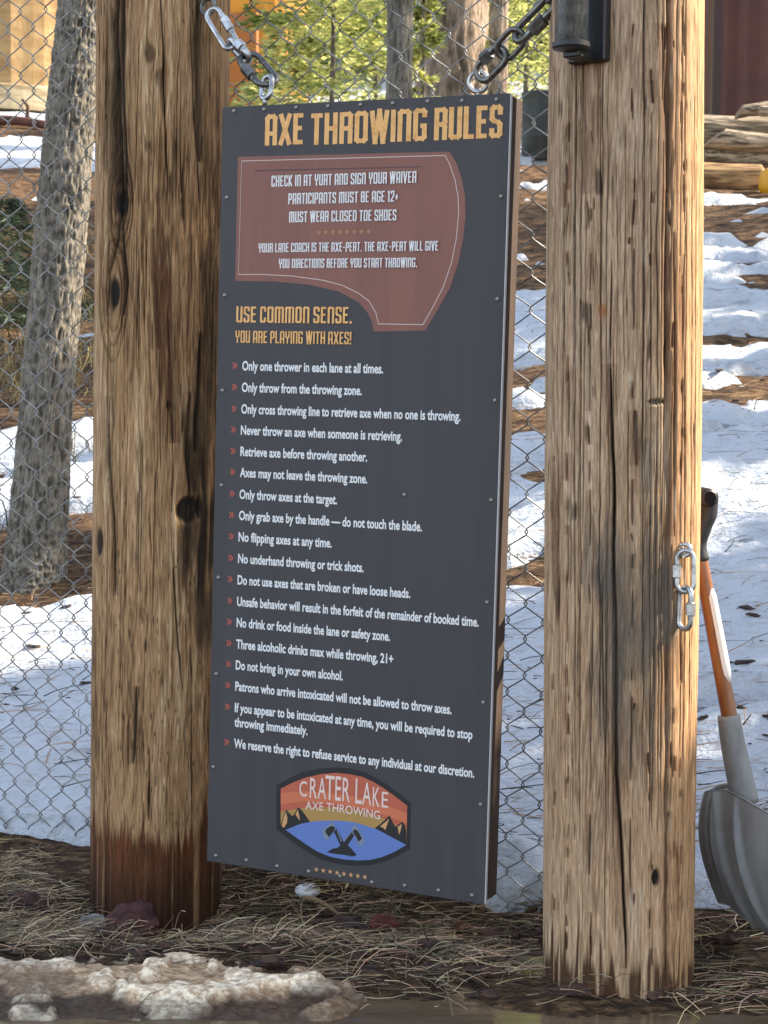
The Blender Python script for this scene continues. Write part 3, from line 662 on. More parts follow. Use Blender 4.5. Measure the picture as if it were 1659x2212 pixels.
G('K', .46, box_((q, 0), (q, 1)), box_((.42, 1), (q + .05, .5), (.42, 0)))
G('Y', .46, box_((q, 1), (q + .01, .55), (.23, .42), (.46 - q - .01, .55), (.46 - q, 1)), box_((.23, 0), (.23, .45)))
G('P', .44, box_((q, 0), (q, h), (.44 - q - .05, h), (.44 - q, h - .05), (.44 - q, .52), (.44 - q - .05, .44), (q, .44)))
G('B', .46, box_((q, q), (q, h), (.46 - q - .06, h), (.46 - q - .02, h - .08), (.46 - q - .02, .6), (.46 - q - .07, .53), (q, .53)), box_((.3, .53), (.46 - q, .44), (.46 - q, q + .06), (.46 - q - .06, q), (q - .04, q)))
G('V', .46, box_((.06, 1), (.23, .02), (.4, 1))); G('F', .38, box_((.37, h), (q, h), (q, 0)), box_((q, .5), (.32, .5)))
G('1', .24, box_((.0, .84), (.13, h), (.13, 0))); G('2', .42, box_((q, .7), (q, h - .05), (q + .05, h), (.42 - q - .05, h), (.42 - q, h - .05), (.42 - q, .58), (q, .16), (q, q), (.42, q)))
G('+', .36, box_((.03, .42), (.33, .42)), box_((.18, .2), (.18, .64))); G('-', .3, box_((.03, .45), (.27, .45)))
G('.', .16, box_((q, 0), (q, .15))); G('!', .16, box_((q, 0), (q, .15)), box_((q, .3), (q, 1)))
def display(txt, u0, u1, vb, capv, name, m, parent, stroke=.145, gap=.09, sp_=.22, wz=.0006):
    f = Flat(wz); tot = 0
    for ch in txt: tot += (sp_ if ch == ' ' else GL[ch][0] + gap)
    tot -= gap; kx = (u1 - u0) / tot; x = 0
    for ch in txt:
        if ch == ' ': x += sp_; continue
        for _, pts in GL[ch][1]:
            P = [((x + a), b) for a, b in pts]
            # stroke in cell space, then scale
            g2 = np.array(P); 
            for i in range(len(g2) - 1):
                a, b = g2[i], g2[i + 1]; d = (b - a) * np.array([kx / capv, 1]); d /= np.linalg.norm(d)
                n_ = np.array([-d[1], d[0]])
                st = stroke * (1.0 if abs(d[1]) > .5 else .85)
                ext0 = st * .42 if i > 0 else 0; ext1 = st * .42 if i < len(g2) - 2 else 0
                S_ = lambda p: (u0 + p[0] * kx, vb - p[1] * capv)
                aa = np.array(S_(a)); bb = np.array(S_(b)); dd = bb - aa; ln = np.linalg.norm(dd)
                if ln < 1e-6: continue
                dd /= ln; nn = np.array([-dd[1], dd[0]]); hw = st * capv * .5
                aa = aa - dd * ext0 * capv; bb = bb + dd * ext1 * capv
                f.poly([aa + nn * hw, bb + nn * hw, bb - nn * hw, aa - nn * hw])
        x += GL[ch][0] + gap
    return f.done(name, m, parent)
for word, a, b in (('AXE', .0988, .1829), ('THROWING', .199, .444), ('RULES', .4601, .5956)):
    display(word, a, b, .0812 - .002 * (a < .15), .0605, 'title_word', M_gold, sign, .165)
# axe head panel
PO = [(0.0377, 0.0988), (0.4924, 0.1032), (0.5071, 0.1257), (0.5185, 0.1543), (0.5262, 0.1864), (0.5282, 0.2219), (0.5251, 0.2645), (0.5162, 0.3108), (0.5011, 0.3572), (0.4782, 0.3968), (0.4528, 0.4374), (0.3447, 0.4407), (0.3413, 0.4231), (0.3326, 0.4067), (0.3115, 0.3847), (0.2677, 0.3639), (0.2007, 0.3505), (0.1242, 0.3445), (0.0377, 0.3432)]
PI = [(0.0466, 0.1073), (0.4833, 0.11), (0.4932, 0.127), (0.5042, 0.154), (0.5119, 0.1861), (0.5142, 0.2181), (0.5111, 0.2644), (0.5026, 0.3107), (0.4867, 0.3572), (0.4664, 0.395), (0.4477, 0.4266), (0.3548, 0.4259), (0.3488, 0.4047), (0.3339, 0.3828), (0.311, 0.3675), (0.2756, 0.3521), (0.2339, 0.3424), (0.1665, 0.3341), (0.1024, 0.3309), (0.0452, 0.3307)]
axp = Flat(.0003).concave(PO).done('axe_head_shape', M_mauve, sign)
Flat(.00045).line(PI[:12], .0016).line(PI[11:20], .0016).line([PI[19], PI[0]], .0009).done('outline', M_line, axp)
Flat(.00045).poly([(.0773, .1258), (.4378, .1285), (.4378, .1308), (.0773, .1290)]).done('dark_rule', M_linedk, axp)
for s_, a, b, vb, cp in (('CHECK IN AT YURT AND SIGN YOUR WAIVER', .1147, .4269, .1598, .0222), ('PARTICIPANTS MUST BE AGE 12+', .1531, .3903, .1946, .0218), ('MUST WEAR CLOSED TOE SHOES', .1558, .3875, .2299, .0215), ('YOUR LANE COACH IS THE AXE-PERT. THE AXE-PERT WILL GIVE', .0891, .4765, .2878, .0185), ('YOU DIRECTIONS BEFORE YOU START THROWING.', .1354, .4342, .3187, .0185)):
    display(s_, a, b, vb, cp, 'panel_text', M_white, axp, .125, .1, .25)
def stars(u0, u1, v, r_, m, parent):
    f = Flat(.0006)
    for i in range(8):
        c = (u0 + (u1 - u0) * i / 7, v); P = [(c[0] + (r_ if k % 2 == 0 else r_ * .42) * math.sin(k * math.pi / 5), c[1] - (r_ if k % 2 == 0 else r_ * .42) * math.cos(k * math.pi / 5)) for k in range(10)]
        f.tri(P + [c], [(k, (k + 1) % 10, 10) for k in range(10)])
    return f.done('star_row', m, parent)
stars(.2215, .3289, .2499, .0058, mat('dull_gold_print', (.42, .2, .09), .5), axp)
display('USE COMMON SENSE.', .0421, .2993, .426, .0325, 'heading_text', M_gold, sign, .14, .09, .2)
display('YOU ARE PLAYING WITH AXES!', .041, .2989, .4662, .0247, 'heading_text', M_gold, sign, .13, .09, .22)

def text_mesh(body, bold=.0):
    cu = bpy.data.curves.new('t', 'FONT'); cu.body = body; cu.offset = bold; cu.size = 1; cu.resolution_u = 3
    o = bpy.data.objects.new('t', cu); COL.objects.link(o); dg = bpy.context.evaluated_depsgraph_get()
    me = bpy.data.meshes.new_from_object(o.evaluated_get(dg)); V = np.zeros(len(me.vertices) * 3); me.vertices.foreach_get('co', V); V = V.reshape(-1, 3)[:, :2]
    Fc = [tuple(p.vertices) for p in me.polygons]; bpy.data.objects.remove(o); bpy.data.curves.remove(cu); bpy.data.meshes.remove(me); return V, Fc
HV, _ = text_mesh('H', 0); CAPH = HV[:, 1].max()
def body_text(s_, u0, u1, vb, cap, name, m, parent, bold=.028):
    V, Fc = text_mesh(s_, bold); x0, x1 = V[:, 0].min(), V[:, 0].max()
    u = u0 + (V[:, 0] - x0) / (x1 - x0) * (u1 - u0); v = vb - V[:, 1] * cap / CAPH
    return obj(name, (np.array([sp(a, b, .0006) for a, b in zip(u, v)]), Fc), m, parent)
RULES = [('Only one thrower in each lane at all times.', .5203, .3675), ('Only throw from the throwing zone.', .5630, .3233), ('Only cross throwing line to retrieve axe when no one is throwing.', .6062, .5305), ('Never throw an axe when someone is retrieving.', .6484, .4112), ('Retrieve axe before throwing another.', .6910, .3388), ('Axes may not leave the throwing zone.', .7332, .3401), ('Only throw axes at the target.', .7769, .2762), ('Only grab axe by the handle \u2014 do not touch the blade.', .8194, .4581), ('No flipping axes at any time.', .8625, .2671), ('No underhand throwing or trick shots.', .9061, .3376), ('Do not use axes that are broken or have loose heads.', .9493, .4378), ('Unsafe behavior will result in the forfeit of the remainder of booked time.', .9930, .5804), ('No drink or food inside the lane or safety zone.', 1.0357, .3979), ('Three alcoholic drinks max while throwing, 21+', 1.0794, .4059), ('Do not bring in your own alcohol.', 1.1220, .2986), ('Patrons who arrive intoxicated will not be allowed to throw axes.', 1.1652, .5308), ('If you appear to be intoxicated at any time, you will be required to stop', 1.2088, .5749), ('throwing immediately.', 1.2385, .2243), ('We reserve the right to refuse service to any individual at our discretion.', 1.2820, .5810)]
for s_, vb, u1 in RULES:
    rt_ = body_text(s_, .0582, u1, vb, .0178, 'rule_text', M_white, sign)
    if s_[0] != 't':
        f = Flat(.0006)
        for k in (0, .0052):
            x, y, r_ = .0365 + k, vb - .0088, .0058
            f.line([(x, y - r_), (x + .0042, y), (x, y + r_)], .0024)
        f.done('bullet_mark', M_bul, rt_)
# emblem
LO = [(0.1573, 1.3479), (0.1858, 1.3293), (0.2167, 1.3137), (0.2545, 1.3018), (0.2944, 1.295), (0.3225, 1.295), (0.3482, 1.2984), (0.3739, 1.306), (0.3996, 1.3167), (0.4263, 1.3314), (0.4518, 1.3472), (0.4525, 1.4366), (0.4269, 1.4549), (0.3976, 1.4706), (0.3702, 1.4804), (0.3402, 1.4861), (0.305, 1.4884), (0.2695, 1.4863), (0.2406, 1.4777), (0.2139, 1.4657), (0.1598, 1.438)]
LI = [(0.1672, 1.3532), (0.1957, 1.3368), (0.2241, 1.3237), (0.2572, 1.3129), (0.2901, 1.3069), (0.3182, 1.3062), (0.3462, 1.3082), (0.3696, 1.315), (0.393, 1.3249), (0.4186, 1.3387), (0.4441, 1.3534), (0.4448, 1.4303), (0.4198, 1.4474), (0.3927, 1.4617), (0.3676, 1.4705), (0.3421, 1.4751), (0.3118, 1.4772), (0.281, 1.476), (0.2523, 1.4692), (0.2257, 1.4576), (0.1804, 1.4354), (0.1694, 1.4324)]
LK = [(0.1804, 1.4354), (0.2125, 1.4192), (0.2339, 1.4121), (0.2552, 1.4072), (0.293, 1.4017), (0.3164, 1.4004), (0.3375, 1.4009), (0.3609, 1.4043), (0.3841, 1.4087), (0.4144, 1.4196), (0.4448, 1.4303)]
em = Flat(.0003).concave(LO).done('emblem', M_logo_k, sign)
Flat(.00042).concave(LI).done('red_sky', M_logo_r, em)
Flat(.0005).concave([(.1675, 1.362), (.22, 1.352), (.30, 1.348), (.38, 1.3535), (.4442, 1.369), (.4444, 1.388), (.38, 1.374), (.30, 1.368), (.22, 1.372), (.1682, 1.385)]).done('light_sky_band', M_logo_o, em)
Flat(.0006).concave([(0.1685, 1.3998), (0.2259, 1.3839), (0.2781, 1.3774), (0.3483, 1.375), (0.3879, 1.3827), (0.4157, 1.3918), (0.4446, 1.4029), (.4447, 1.43), (.3841, 1.41), (.3, 1.403), (.2125, 1.4205), (.1804, 1.4354), (.1694, 1.4324)]).done('ochre_sky', M_logo_g, em)
Flat(.0007).concave(LK + LI[12:21]).done('blue_lake', M_logo_b, em)
MT = ([(0.1694, 1.4335), (0.1693, 1.4281), (0.1741, 1.41), (0.1804, 1.3935), (0.1916, 1.4034), (0.1958, 1.4055), (0.2011, 1.3979), (0.2072, 1.3852), (0.2165, 1.3916), (0.2351, 1.412), (0.2125, 1.4192), (0.1804, 1.4354)],
      [(0.376, 1.4066), (0.3895, 1.3952), (0.4073, 1.3771), (0.4145, 1.3899), (0.4205, 1.3976), (0.4349, 1.3858), (0.4409, 1.3928), (0.444, 1.4051), (0.4448, 1.4303), (0.4144, 1.4196), (0.3841, 1.4087)])
for P in MT: Flat(.0008).concave(P).done('black_mountain', M_logo_k, em)
for P in ([(0.1717, 1.4278), (0.176, 1.4098), (0.1801, 1.3979), (0.1838, 1.4088), (0.1836, 1.4197), (0.1767, 1.4315)], [(0.2019, 1.401), (0.2074, 1.3906), (0.2101, 1.4011), (0.2123, 1.4127)], [(0.3874, 1.4019), (0.4068, 1.3835), (0.4022, 1.3978), (0.399, 1.4067), (0.3931, 1.4022)], [(0.4251, 1.397), (0.434, 1.3905), (0.4321, 1.4024), (0.429, 1.4123)]): Flat(.0009).concave(P).done('lit_slope', M_logo_s, em)
Flat(.0009).concave([(0.2737, 1.4684), (0.2853, 1.4593), (0.2981, 1.4554), (0.3038, 1.4482), (0.3191, 1.4472), (0.3275, 1.4536), (0.3395, 1.4648), (0.3291, 1.469), (0.3115, 1.468), (0.295, 1.4687)]).done('island', M_logo_k, em)
for P, Q, B_, K_ in (([(.2872, 1.4235), (.2947, 1.4182), (.3125, 1.446), (.3039, 1.4514)], [(.2945, 1.4215), (.2962, 1.4212), (.3062, 1.442), (.3040, 1.4425)], [(0.2824, 1.4044), (0.2909, 1.4123), (0.2901, 1.4231), (0.2798, 1.4342), (0.2735, 1.4458), (0.2644, 1.4362), (0.2611, 1.427), (0.2726, 1.4168)], [(0.282, 1.4134), (0.2905, 1.4149), (0.2889, 1.4233), (0.2775, 1.4366), (0.2689, 1.4281), (0.2718, 1.4208)]),
                     ([(.3275, 1.4182), (.3352, 1.4226), (.318, 1.4495), (.3085, 1.4469)], [(.3262, 1.4192), (.3276, 1.4198), (.3105, 1.4425), (.3092, 1.4408)], [(0.3348, 1.404), (0.3438, 1.4161), (0.3571, 1.4325), (0.3539, 1.4404), (0.3436, 1.4461), (0.3373, 1.4319), (0.3276, 1.4204), (0.3262, 1.4131)], [(0.3332, 1.4132), (0.3408, 1.4165), (0.3501, 1.4302), (0.3428, 1.4376), (0.336, 1.4278), (0.3292, 1.4191)])):
    Flat(.00095).poly(P).done('axe_handle', M_logo_k, em); Flat(.00105).poly(Q).done('handle_highlight', M_logo_grey, em)
    Flat(.00115).concave(B_).done('axe_blade', M_logo_grey, em); Flat(.00125).concave(K_).done('axe_face', M_logo_k, em)
CR = [('C', .2094, .2265, 1.3630, 1.3315), ('R', .2330, .2490, 1.3632, 1.3232), ('A', .2505, .2690, 1.3622, 1.3205), ('T', .2665, .2870, 1.3620, 1.3140), ('E', .2890, .3015, 1.3616, 1.3132), ('R', .3050, .3211, 1.3616, 1.3140), ('L', .3330, .3470, 1.3623, 1.3122), ('A', .3480, .3675, 1.3628, 1.3180), ('K', .3705, .3855, 1.3630, 1.3250), ('E', .3900, .4035, 1.3628, 1.3320)]
vs_, fs_, n0 = [], [], 0
for ch, a, b, vb, vt in CR:
    V, Fc = text_mesh(ch, .004); x0, x1 = V[:, 0].min(), V[:, 0].max(); y0, y1 = V[:, 1].min(), V[:, 1].max()
    for x, y in V: vs_.append(sp(a + (x - x0) / (x1 - x0) * (b - a), vb - (y - y0) / (y1 - y0) * (vb - vt), .0012))
    fs_ += [tuple(i + n0 for i in q_) for q_ in Fc]; n0 += len(V)
obj('emblem_title', (np.array(vs_), fs_), M_logo_w, em)
V, Fc = text_mesh('AXE THROWING', .006); x0, x1 = V[:, 0].min(), V[:, 0].max(); vs_ = []
for x, y in V:
    t = (x - x0) / (x1 - x0); vs_.append(sp(.2241 + t * .1632, 1.3878 - y / CAPH * .0162 - .003 * math.sin(t * 3.14), .0012))
obj('emblem_subtitle', (np.array(vs_), Fc), M_logo_w, em)
stars(.2515, .3579, 1.506, .0056, M_logo_s, sign)
SCREWS = [(0.0265, 0.0087), (0.0942, 0.0084), (0.1654, 0.0077), (0.2349, 0.008), (0.3046, 0.0083), (0.3723, 0.0084), (0.4446, 0.0079), (0.5143, 0.01), (0.5834, 0.0106), (0.0145, 0.1784), (0.0144, 0.3717), (0.5982, 0.1887), (0.5974, 0.3777), (0.0141, 0.5617), (0.0164, 0.7521), (0.5988, 0.5661), (0.5975, 0.7528), (0.4194, 0.7516), (0.014, 0.9391), (0.0135, 1.1359), (0.5962, 0.9457), (0.5948, 1.1364), (0.0112, 1.3272), (0.5958, 1.3318), (0.022, 1.5093), (0.0926, 1.509), (0.1634, 1.5114), (0.2344, 1.512), (0.3037, 1.5118), (0.3733, 1.514), (0.4436, 1.5104), (0.5149, 1.5098), (0.5841, 1.5094)]
for u, v in SCREWS:
    obj('screw', MB().lathe(sp(u, v, 0), SGn, [(.0042, -.001), (.0042, .0012), (.003, .0026), (.0008, .003)], 10), M_screw, sign, smooth=True)

# ------------------------------------------------------------------ hardware
def link_path(c, ax, wx, L, W, n=40):
    """stadium loop of outer centre-line length L and width W"""
    ax = np.asarray(ax) / np.linalg.norm(ax); wx = np.asarray(wx) - ax * (np.asarray(wx) @ ax); wx = wx / np.linalg.norm(wx); P = []
    r_ = W / 2; s_ = L / 2 - r_
    for k in range(n // 2): a = math.pi * k / (n // 2 - 1); P.append(np.asarray(c) + ax * (s_ + r_ * math.sin(a)) + wx * r_ * math.cos(a))
    for k in range(n // 2): a = math.pi * k / (n // 2 - 1); P.append(np.asarray(c) - ax * (s_ + r_ * math.sin(a)) - wx * r_ * math.cos(a))
    return np.array(P), ax, wx
def add_link(name, a, b, wx, W, wire, m, parent, nut=False, side=1, grow=.5):
    a = np.asarray(a); b = np.asarray(b); ax = b - a; L = np.linalg.norm(ax) + wire * 2 * grow
    P, ax, wx = link_path((a + b) / 2, ax, wx, L, W); o = obj(name, MB().tube(P, wire, 8, closed=True), m, parent, smooth=True)
    if nut:
        c = (a + b) / 2 + wx * W / 2 * side
        obj('sleeve_nut', MB().lathe(c - ax * L * .17, ax, [(wire * 1.2, 0), (wire * 1.85, .002), (wire * 1.85, L * .34 - .002), (wire * 1.2, L * .34)], 6), m, o)
        obj('thread', MB().lathe(c - ax * L * .27, ax, [(wire * 1.12, 0), (wire * 1.12, L * .52)], 10), m, o)
    return o
CAMR = MC @ np.array([1.0, 0, 0]); CAMU = MC @ np.array([0, 1.0, 0]); CAMB = MC @ np.array([0, 0, 1.0])
# left chain: eye screw in the post, quick link, clevis, shackle, ring on the sign
p0 = at(452, 12, 3.66); p1 = at(508, 95, 3.60); p2 = at(528, 117, 3.585); p3 = at(556, 160, 3.535); p4 = at(580, 205, 3.49)
ch = thing('sign_chain', 'bright steel quick link and shackle from the left post to the board top', 'chain', p4, 'chains holding the sign')
obj('eye_screw', MB().tube(link_path(at(449, 14, 3.585), CAMR * .8 + CAMB * .6, CAMU, .036, .03)[0], .0045, 8, closed=True).tube([at(440, 8, 3.60), at(425, 2, 3.64)], .005, 8), M_steel_dk, ch, smooth=True)
add_link('quick_link', at(455, 24, 3.565), at(502, 100, 3.54), CAMR + CAMU * .5 + CAMB * .3, .030, .0052, M_steel, ch, True, 1)
add_link('chain_link', at(498, 92, 3.54), at(536, 126, 3.52), CAMR * .3 + CAMU * .25 + CAMB * .9, .024, .0068, M_steel, ch, True, 1)
add_link('shackle', at(532, 120, 3.522), at(583, 180, 3.462), CAMR + CAMU * .55 - CAMB * .5, .042, .0062, M_steel_dk, ch, True, -1)
add_link('board_ring', at(578, 168, 3.46), at(574, 210, 3.452), CAMR * .75 + CAMB * .65, .026, .0055, M_steel, ch)
obj('eye_bolt', MB().tube([at(573, 205, 3.452), at(572, 232, 3.452)], .005, 8), M_steel, ch, smooth=True)
# right chain
ch = thing('sign_chain', 'dull steel chain from the board top up behind the lantern on the right post', 'chain', at(1033, 200, 3.26), 'chains holding the sign')
obj('eye_screw', MB().tube([at(1204, -6, 3.12), at(1222, -14, 3.10)], .005, 8).tube(link_path(at(1200, -4, 3.125), CAMR + CAMU * .5, CAMB, .03, .028)[0], .0045, 8, closed=True), M_steel_dk, ch, smooth=True)
add_link('quick_link', at(1196, 0, 3.13), at(1118, 80, 3.18), (CAMR - CAMU * .95) * .5 + CAMB * .75, .035, .0072, M_steel_dk, ch, True, 1)
add_link('chain_link', at(1124, 72, 3.178), at(1082, 118, 3.215), CAMR - CAMU * .95, .036, .0056, M_steel_dk, ch)
add_link('quick_link', at(1087, 112, 3.213), at(1036, 164, 3.25), (CAMR - CAMU) * .8 + CAMB * .45, .036, .0066, M_steel_dk, ch, True, -1)
add_link('board_ring', at(1034, 158, 3.256), at(1033, 196, 3.26), CAMR + CAMB * .35, .036, .0048, M_steel, ch)
obj('eye_bolt', MB().tube([at(1033, 192, 3.26), at(1034, 214, 3.262)], .005, 8), M_steel, ch, smooth=True)
# two quick links hanging on the right post
hk = thing('hanging_quick_link', 'pair of silver quick links hanging from an eye screw on the right post', 'quick link', at(1480, 1190, 3.115))
obj('eye_screw', MB().tube(link_path(at(1478, 1188, 3.088), CAMR * .9 + CAMB * .5, CAMU, .024, .02)[0], .0042, 8, closed=True).tube([at(1472, 1185, 3.095), at(1464, 1183, 3.14)], .005, 8), M_steel, hk, smooth=True)
q1 = add_link('quick_link', at(1480, 1192, 3.083), at(1480, 1276, 3.083), CAMR + CAMB * .1, .030, .0046, M_steel, hk, True, -1)
q2 = add_link('quick_link', at(1481, 1272, 3.083), at(1478, 1356, 3.086), CAMR * .6 + CAMB * .8, .028, .0050, M_steel, hk, True, 1)

# ------------------------------------------------------------------ wall lantern on the right post
ln_n = np.array([-math.sin(R(35)), -math.cos(R(35)), 0]); ln_t = np.array([math.cos(R(35)), -math.sin(R(35)), 0]); ZU = np.array([0, 0, 1.0])
pb = np.array([.432, 3.19, 0]) + ln_n * .1385
zb_ = 1.07 + (843 - 133) / F * 3.02
lan = thing('wall_lantern', 'black wall lantern with a seeded glass cylinder, fixed high on the right post', 'lantern', (*pb[:2], zb_))
obj('back_plate', MB().box((pb[0], pb[1], zb_ + .2) + ln_n * .006, (ln_t, ZU, ln_n), (.036, .2, .012), .003), M_black, lan)
cx_ = pb + ln_n * .071; cyl = lambda z: np.array([cx_[0], cx_[1], zb_ + z])
obj('arm', MB().box(np.array([pb[0], pb[1], zb_ + .008]) + ln_n * .042, (ln_t, ZU, ln_n), (.016, .0075, .03), .002), M_black, lan)
obj('bottom_cap', MB().lathe(cyl(.013), ZU, [(.012, -.004), (.030, 0), (.0325, .003), (.0325, .011), (.030, .0125)], 32), M_black, lan, smooth=False)
mg = bpy.data.materials.new('seeded_glass'); mg.use_nodes = True; b = mg.node_tree.nodes['Principled BSDF']
b.inputs['Transmission Weight'].default_value = 1; b.inputs['Roughness'].default_value = .06; b.inputs['IOR'].default_value = 1.45; b.inputs['Base Color'].default_value = (.93, .95, .95, 1)
n = mg.node_tree.nodes.new('ShaderNodeTexVoronoi'); n.inputs['Scale'].default_value = 150; bp = mg.node_tree.nodes.new('ShaderNodeBump'); bp.inputs['Strength'].default_value = .7; bp.inputs['Distance'].default_value = .004
mg.node_tree.links.new(n.outputs[0], bp.inputs['Height']); mg.node_tree.links.new(bp.outputs[0], b.inputs['Normal'])
obj('glass_cylinder', MB().lathe(cyl(.026), ZU, [(.0285, 0), (.0285, .30)], 40), mg, lan, smooth=True)
obj('streak_core', MB().lathe(cyl(.026), ZU, [(.016, 0), (.016, .295)], 20), mat('grey_glass_streaks', (.09, .085, .08), .5, noise=((220, 220, 50), (.5, .47, .43), .5, .62)), lan, smooth=True)  # added core; its pale streaks paint the brightness of the glass
obj('top_cap', MB().lathe(cyl(.326), ZU, [(.033, 0), (.033, .012), (.012, .03), (.004, .034)], 32), M_black, lan)

# ------------------------------------------------------------------ chain link fence
def fence():
    a = np.array([.33, 3.66 - .528 * .33 + .02]); dirx = np.array([-1, .528]); dirx /= np.linalg.norm(dirx); nrm = np.array([dirx[1], -dirx[0]])   # runs to the left, away
    if nrm[1] > 0: nrm = -nrm
    pw, phh = .0745, .0745; wr = .00155; W_ = 2.3; n = int(W_ / (pw / 2)); mbf = MB()
    a = a - dirx * .16
    g = np.random.default_rng(31)
    rows = int(2.35 / (phh / 2))
    for i in range(n):
        s0 = i * pw / 2; pts = []
        zbot = -.03 + .035 * g.random()
        for k in range(rows):
            z = -.03 + k * phh / 2
            if z < zbot: continue
            side = ((k + i) % 2) * 2 - 1
            x = s0 + side * (pw / 4 + .0016); b_ = side * .0042 * (1 if i % 2 else 1)
            pts += [(x - side * .0035, z - .0075, b_ * .25), (x, z, b_), (x - side * .0035, z + .0075, b_ * .25)]
        P = np.array(pts); s = P[:, 0]; z = P[:, 1]
        sag = .022 * (fb(s, z, .5, 131, 3) - .5) + .03 * sm(.35, 0, z) * (fb(s, z, .3, 137, 2) - .5)
        s2 = s + .012 * (fb(s, z, .35, 141, 3) - .5) + .03 * sm(.3, 0, z) * (fb(s, z, .25, 147, 2) - .5)
        z2 = z + .016 * (fb(s, z, .4, 151, 3) - .5)
        Q = np.stack([a[0] + dirx[0] * s2 + nrm[0] * (P[:, 2] + sag), a[1] + dirx[1] * s2 + nrm[1] * (P[:, 2] + sag), z2], -1)
        mbf.tube(Q, wr, 5, cap=False)
    root = thing('chain_link_fence', 'galvanised chain-link fence stretched behind the sign and the two log posts', 'fence', (a[0], a[1], 0))
    obj('wire_mesh', mbf, M_wire, root, smooth=True)
    # end of the roll: tension bar behind the right post, top rail out of frame
    e = np.array([a[0], a[1]])
    obj('tension_bar', MB().box((e[0] - dirx[0] * .004, e[1] - dirx[1] * .004, 1.15), (np.array([*dirx, 0]), np.array([*nrm, 0]), ZU), (.008, .002, 1.15)), M_wire, root)
    f2 = e + dirx * 2.3
    obj('top_rail', MB().tube([(e[0], e[1], 2.38), (f2[0], f2[1], 2.38)], .02, 12), M_wire, root, smooth=True)
    obj('end_post', MB().tube([(f2[0], f2[1], 0), (f2[0], f2[1], 2.42)], .03, 12), M_wire, root, smooth=True)
fence()

# ------------------------------------------------------------------ snow shovel leaning on the right post
shv = thing('snow_shovel', 'grey scoop snow shovel with orange wooden handle leaning beside the right post', 'shovel', at(1640, 2010, 3.3))
M_shaft = mat('varnished_wood', (.27, .095, .022), .4, noise=((60, 60, 9), (.17, .05, .012), .4, .65), coat=.3)
M_highlight = mat('highlight_white', (.78, .76, .72), .6, noise=((90, 90, 20), (.5, .4, .3), .66, .8))  # colour of the highlight laid along the shaft
M_scoop = mat('grey_plastic', (.23, .235, .235), .45, noise=((30, 30, 12), (.16, .165, .165), .45, .7), bump=((160, 160, 160), .08, .001))
def bez(P, n):
    P = np.array(P); k = np.linspace(0, len(P) - 1, n); out = []
    for t in k:
        i = min(int(t), len(P) - 2); f = t - i; p0, p1, p2, p3 = P[max(i - 1, 0)], P[i], P[i + 1], P[min(i + 2, len(P) - 1)]
        out.append(.5 * ((2 * p1) + (-p0 + p2) * f + (2 * p0 - 5 * p1 + 4 * p2 - p3) * f * f + (-p0 + 3 * p1 - 3 * p2 + p3) * f ** 3))
    return np.array(out)
DS = 3.30
sh_path = bez([at(1510, 1190, DS), at(1532, 1310, DS), at(1555, 1435, DS), at(1578, 1560, DS)], 26)
obj('shaft', MB().tube(sh_path, np.linspace(.0135, .0155, 26), 18), M_shaft, shv, smooth=True)
# pale tube painting the sunlit varnish highlight on the right of the shaft
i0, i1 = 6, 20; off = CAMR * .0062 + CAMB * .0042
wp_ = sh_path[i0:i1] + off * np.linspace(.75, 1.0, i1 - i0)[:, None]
obj('shaft_highlight', MB().tube(wp_, .0118 * np.clip(np.minimum(np.linspace(.75, 4, i1 - i0), np.linspace(4, .7, i1 - i0)), 0, 1), 14), M_highlight, shv, smooth=True)
gp = bez([at(1533, 1076, DS), at(1530, 1110, DS), at(1519, 1140, DS), at(1511, 1180, DS), at(1514, 1212, DS)], 24)
gw = np.interp(np.linspace(0, 1, 24), [0, .3, .55, .7, .95, 1], [.0165, .0165, .0155, .0128, .0165, .0150])
gr = obj('grip', MB().tube(gp, gw, 18), M_rubber, shv, smooth=True)
hd = at(1496, 1068, DS + .05); he = at(1534, 1075, DS - .026)
dr = (he - hd) / np.linalg.norm(he - hd)
obj('hand_bar', MB().tube([hd - dr * .10, hd, he], .0175, 24), M_rubber, gr, smooth=True)
obj('hollow_shade_disc', MB().tube([he - dr * .002, he + dr * .0008], .0118, 24), M_hollow_shade, gr)  # flat black disc painting the shade inside the open bar end
obj('grip_arm', MB().tube(bez([at(1440, 1075, DS + .15), at(1462, 1130, DS + .12), at(1500, 1185, DS + .04)], 12), .014, 14), M_rubber, gr, smooth=True)
sk_path = bez([at(1574, 1545, DS), at(1582, 1600, DS), at(1594, 1660, DS), at(1610, 1735, DS)], 14)
obj('socket', MB().tube(sk_path, np.linspace(.0215, .0265, 14), 20), M_scoop, shv, smooth=True)
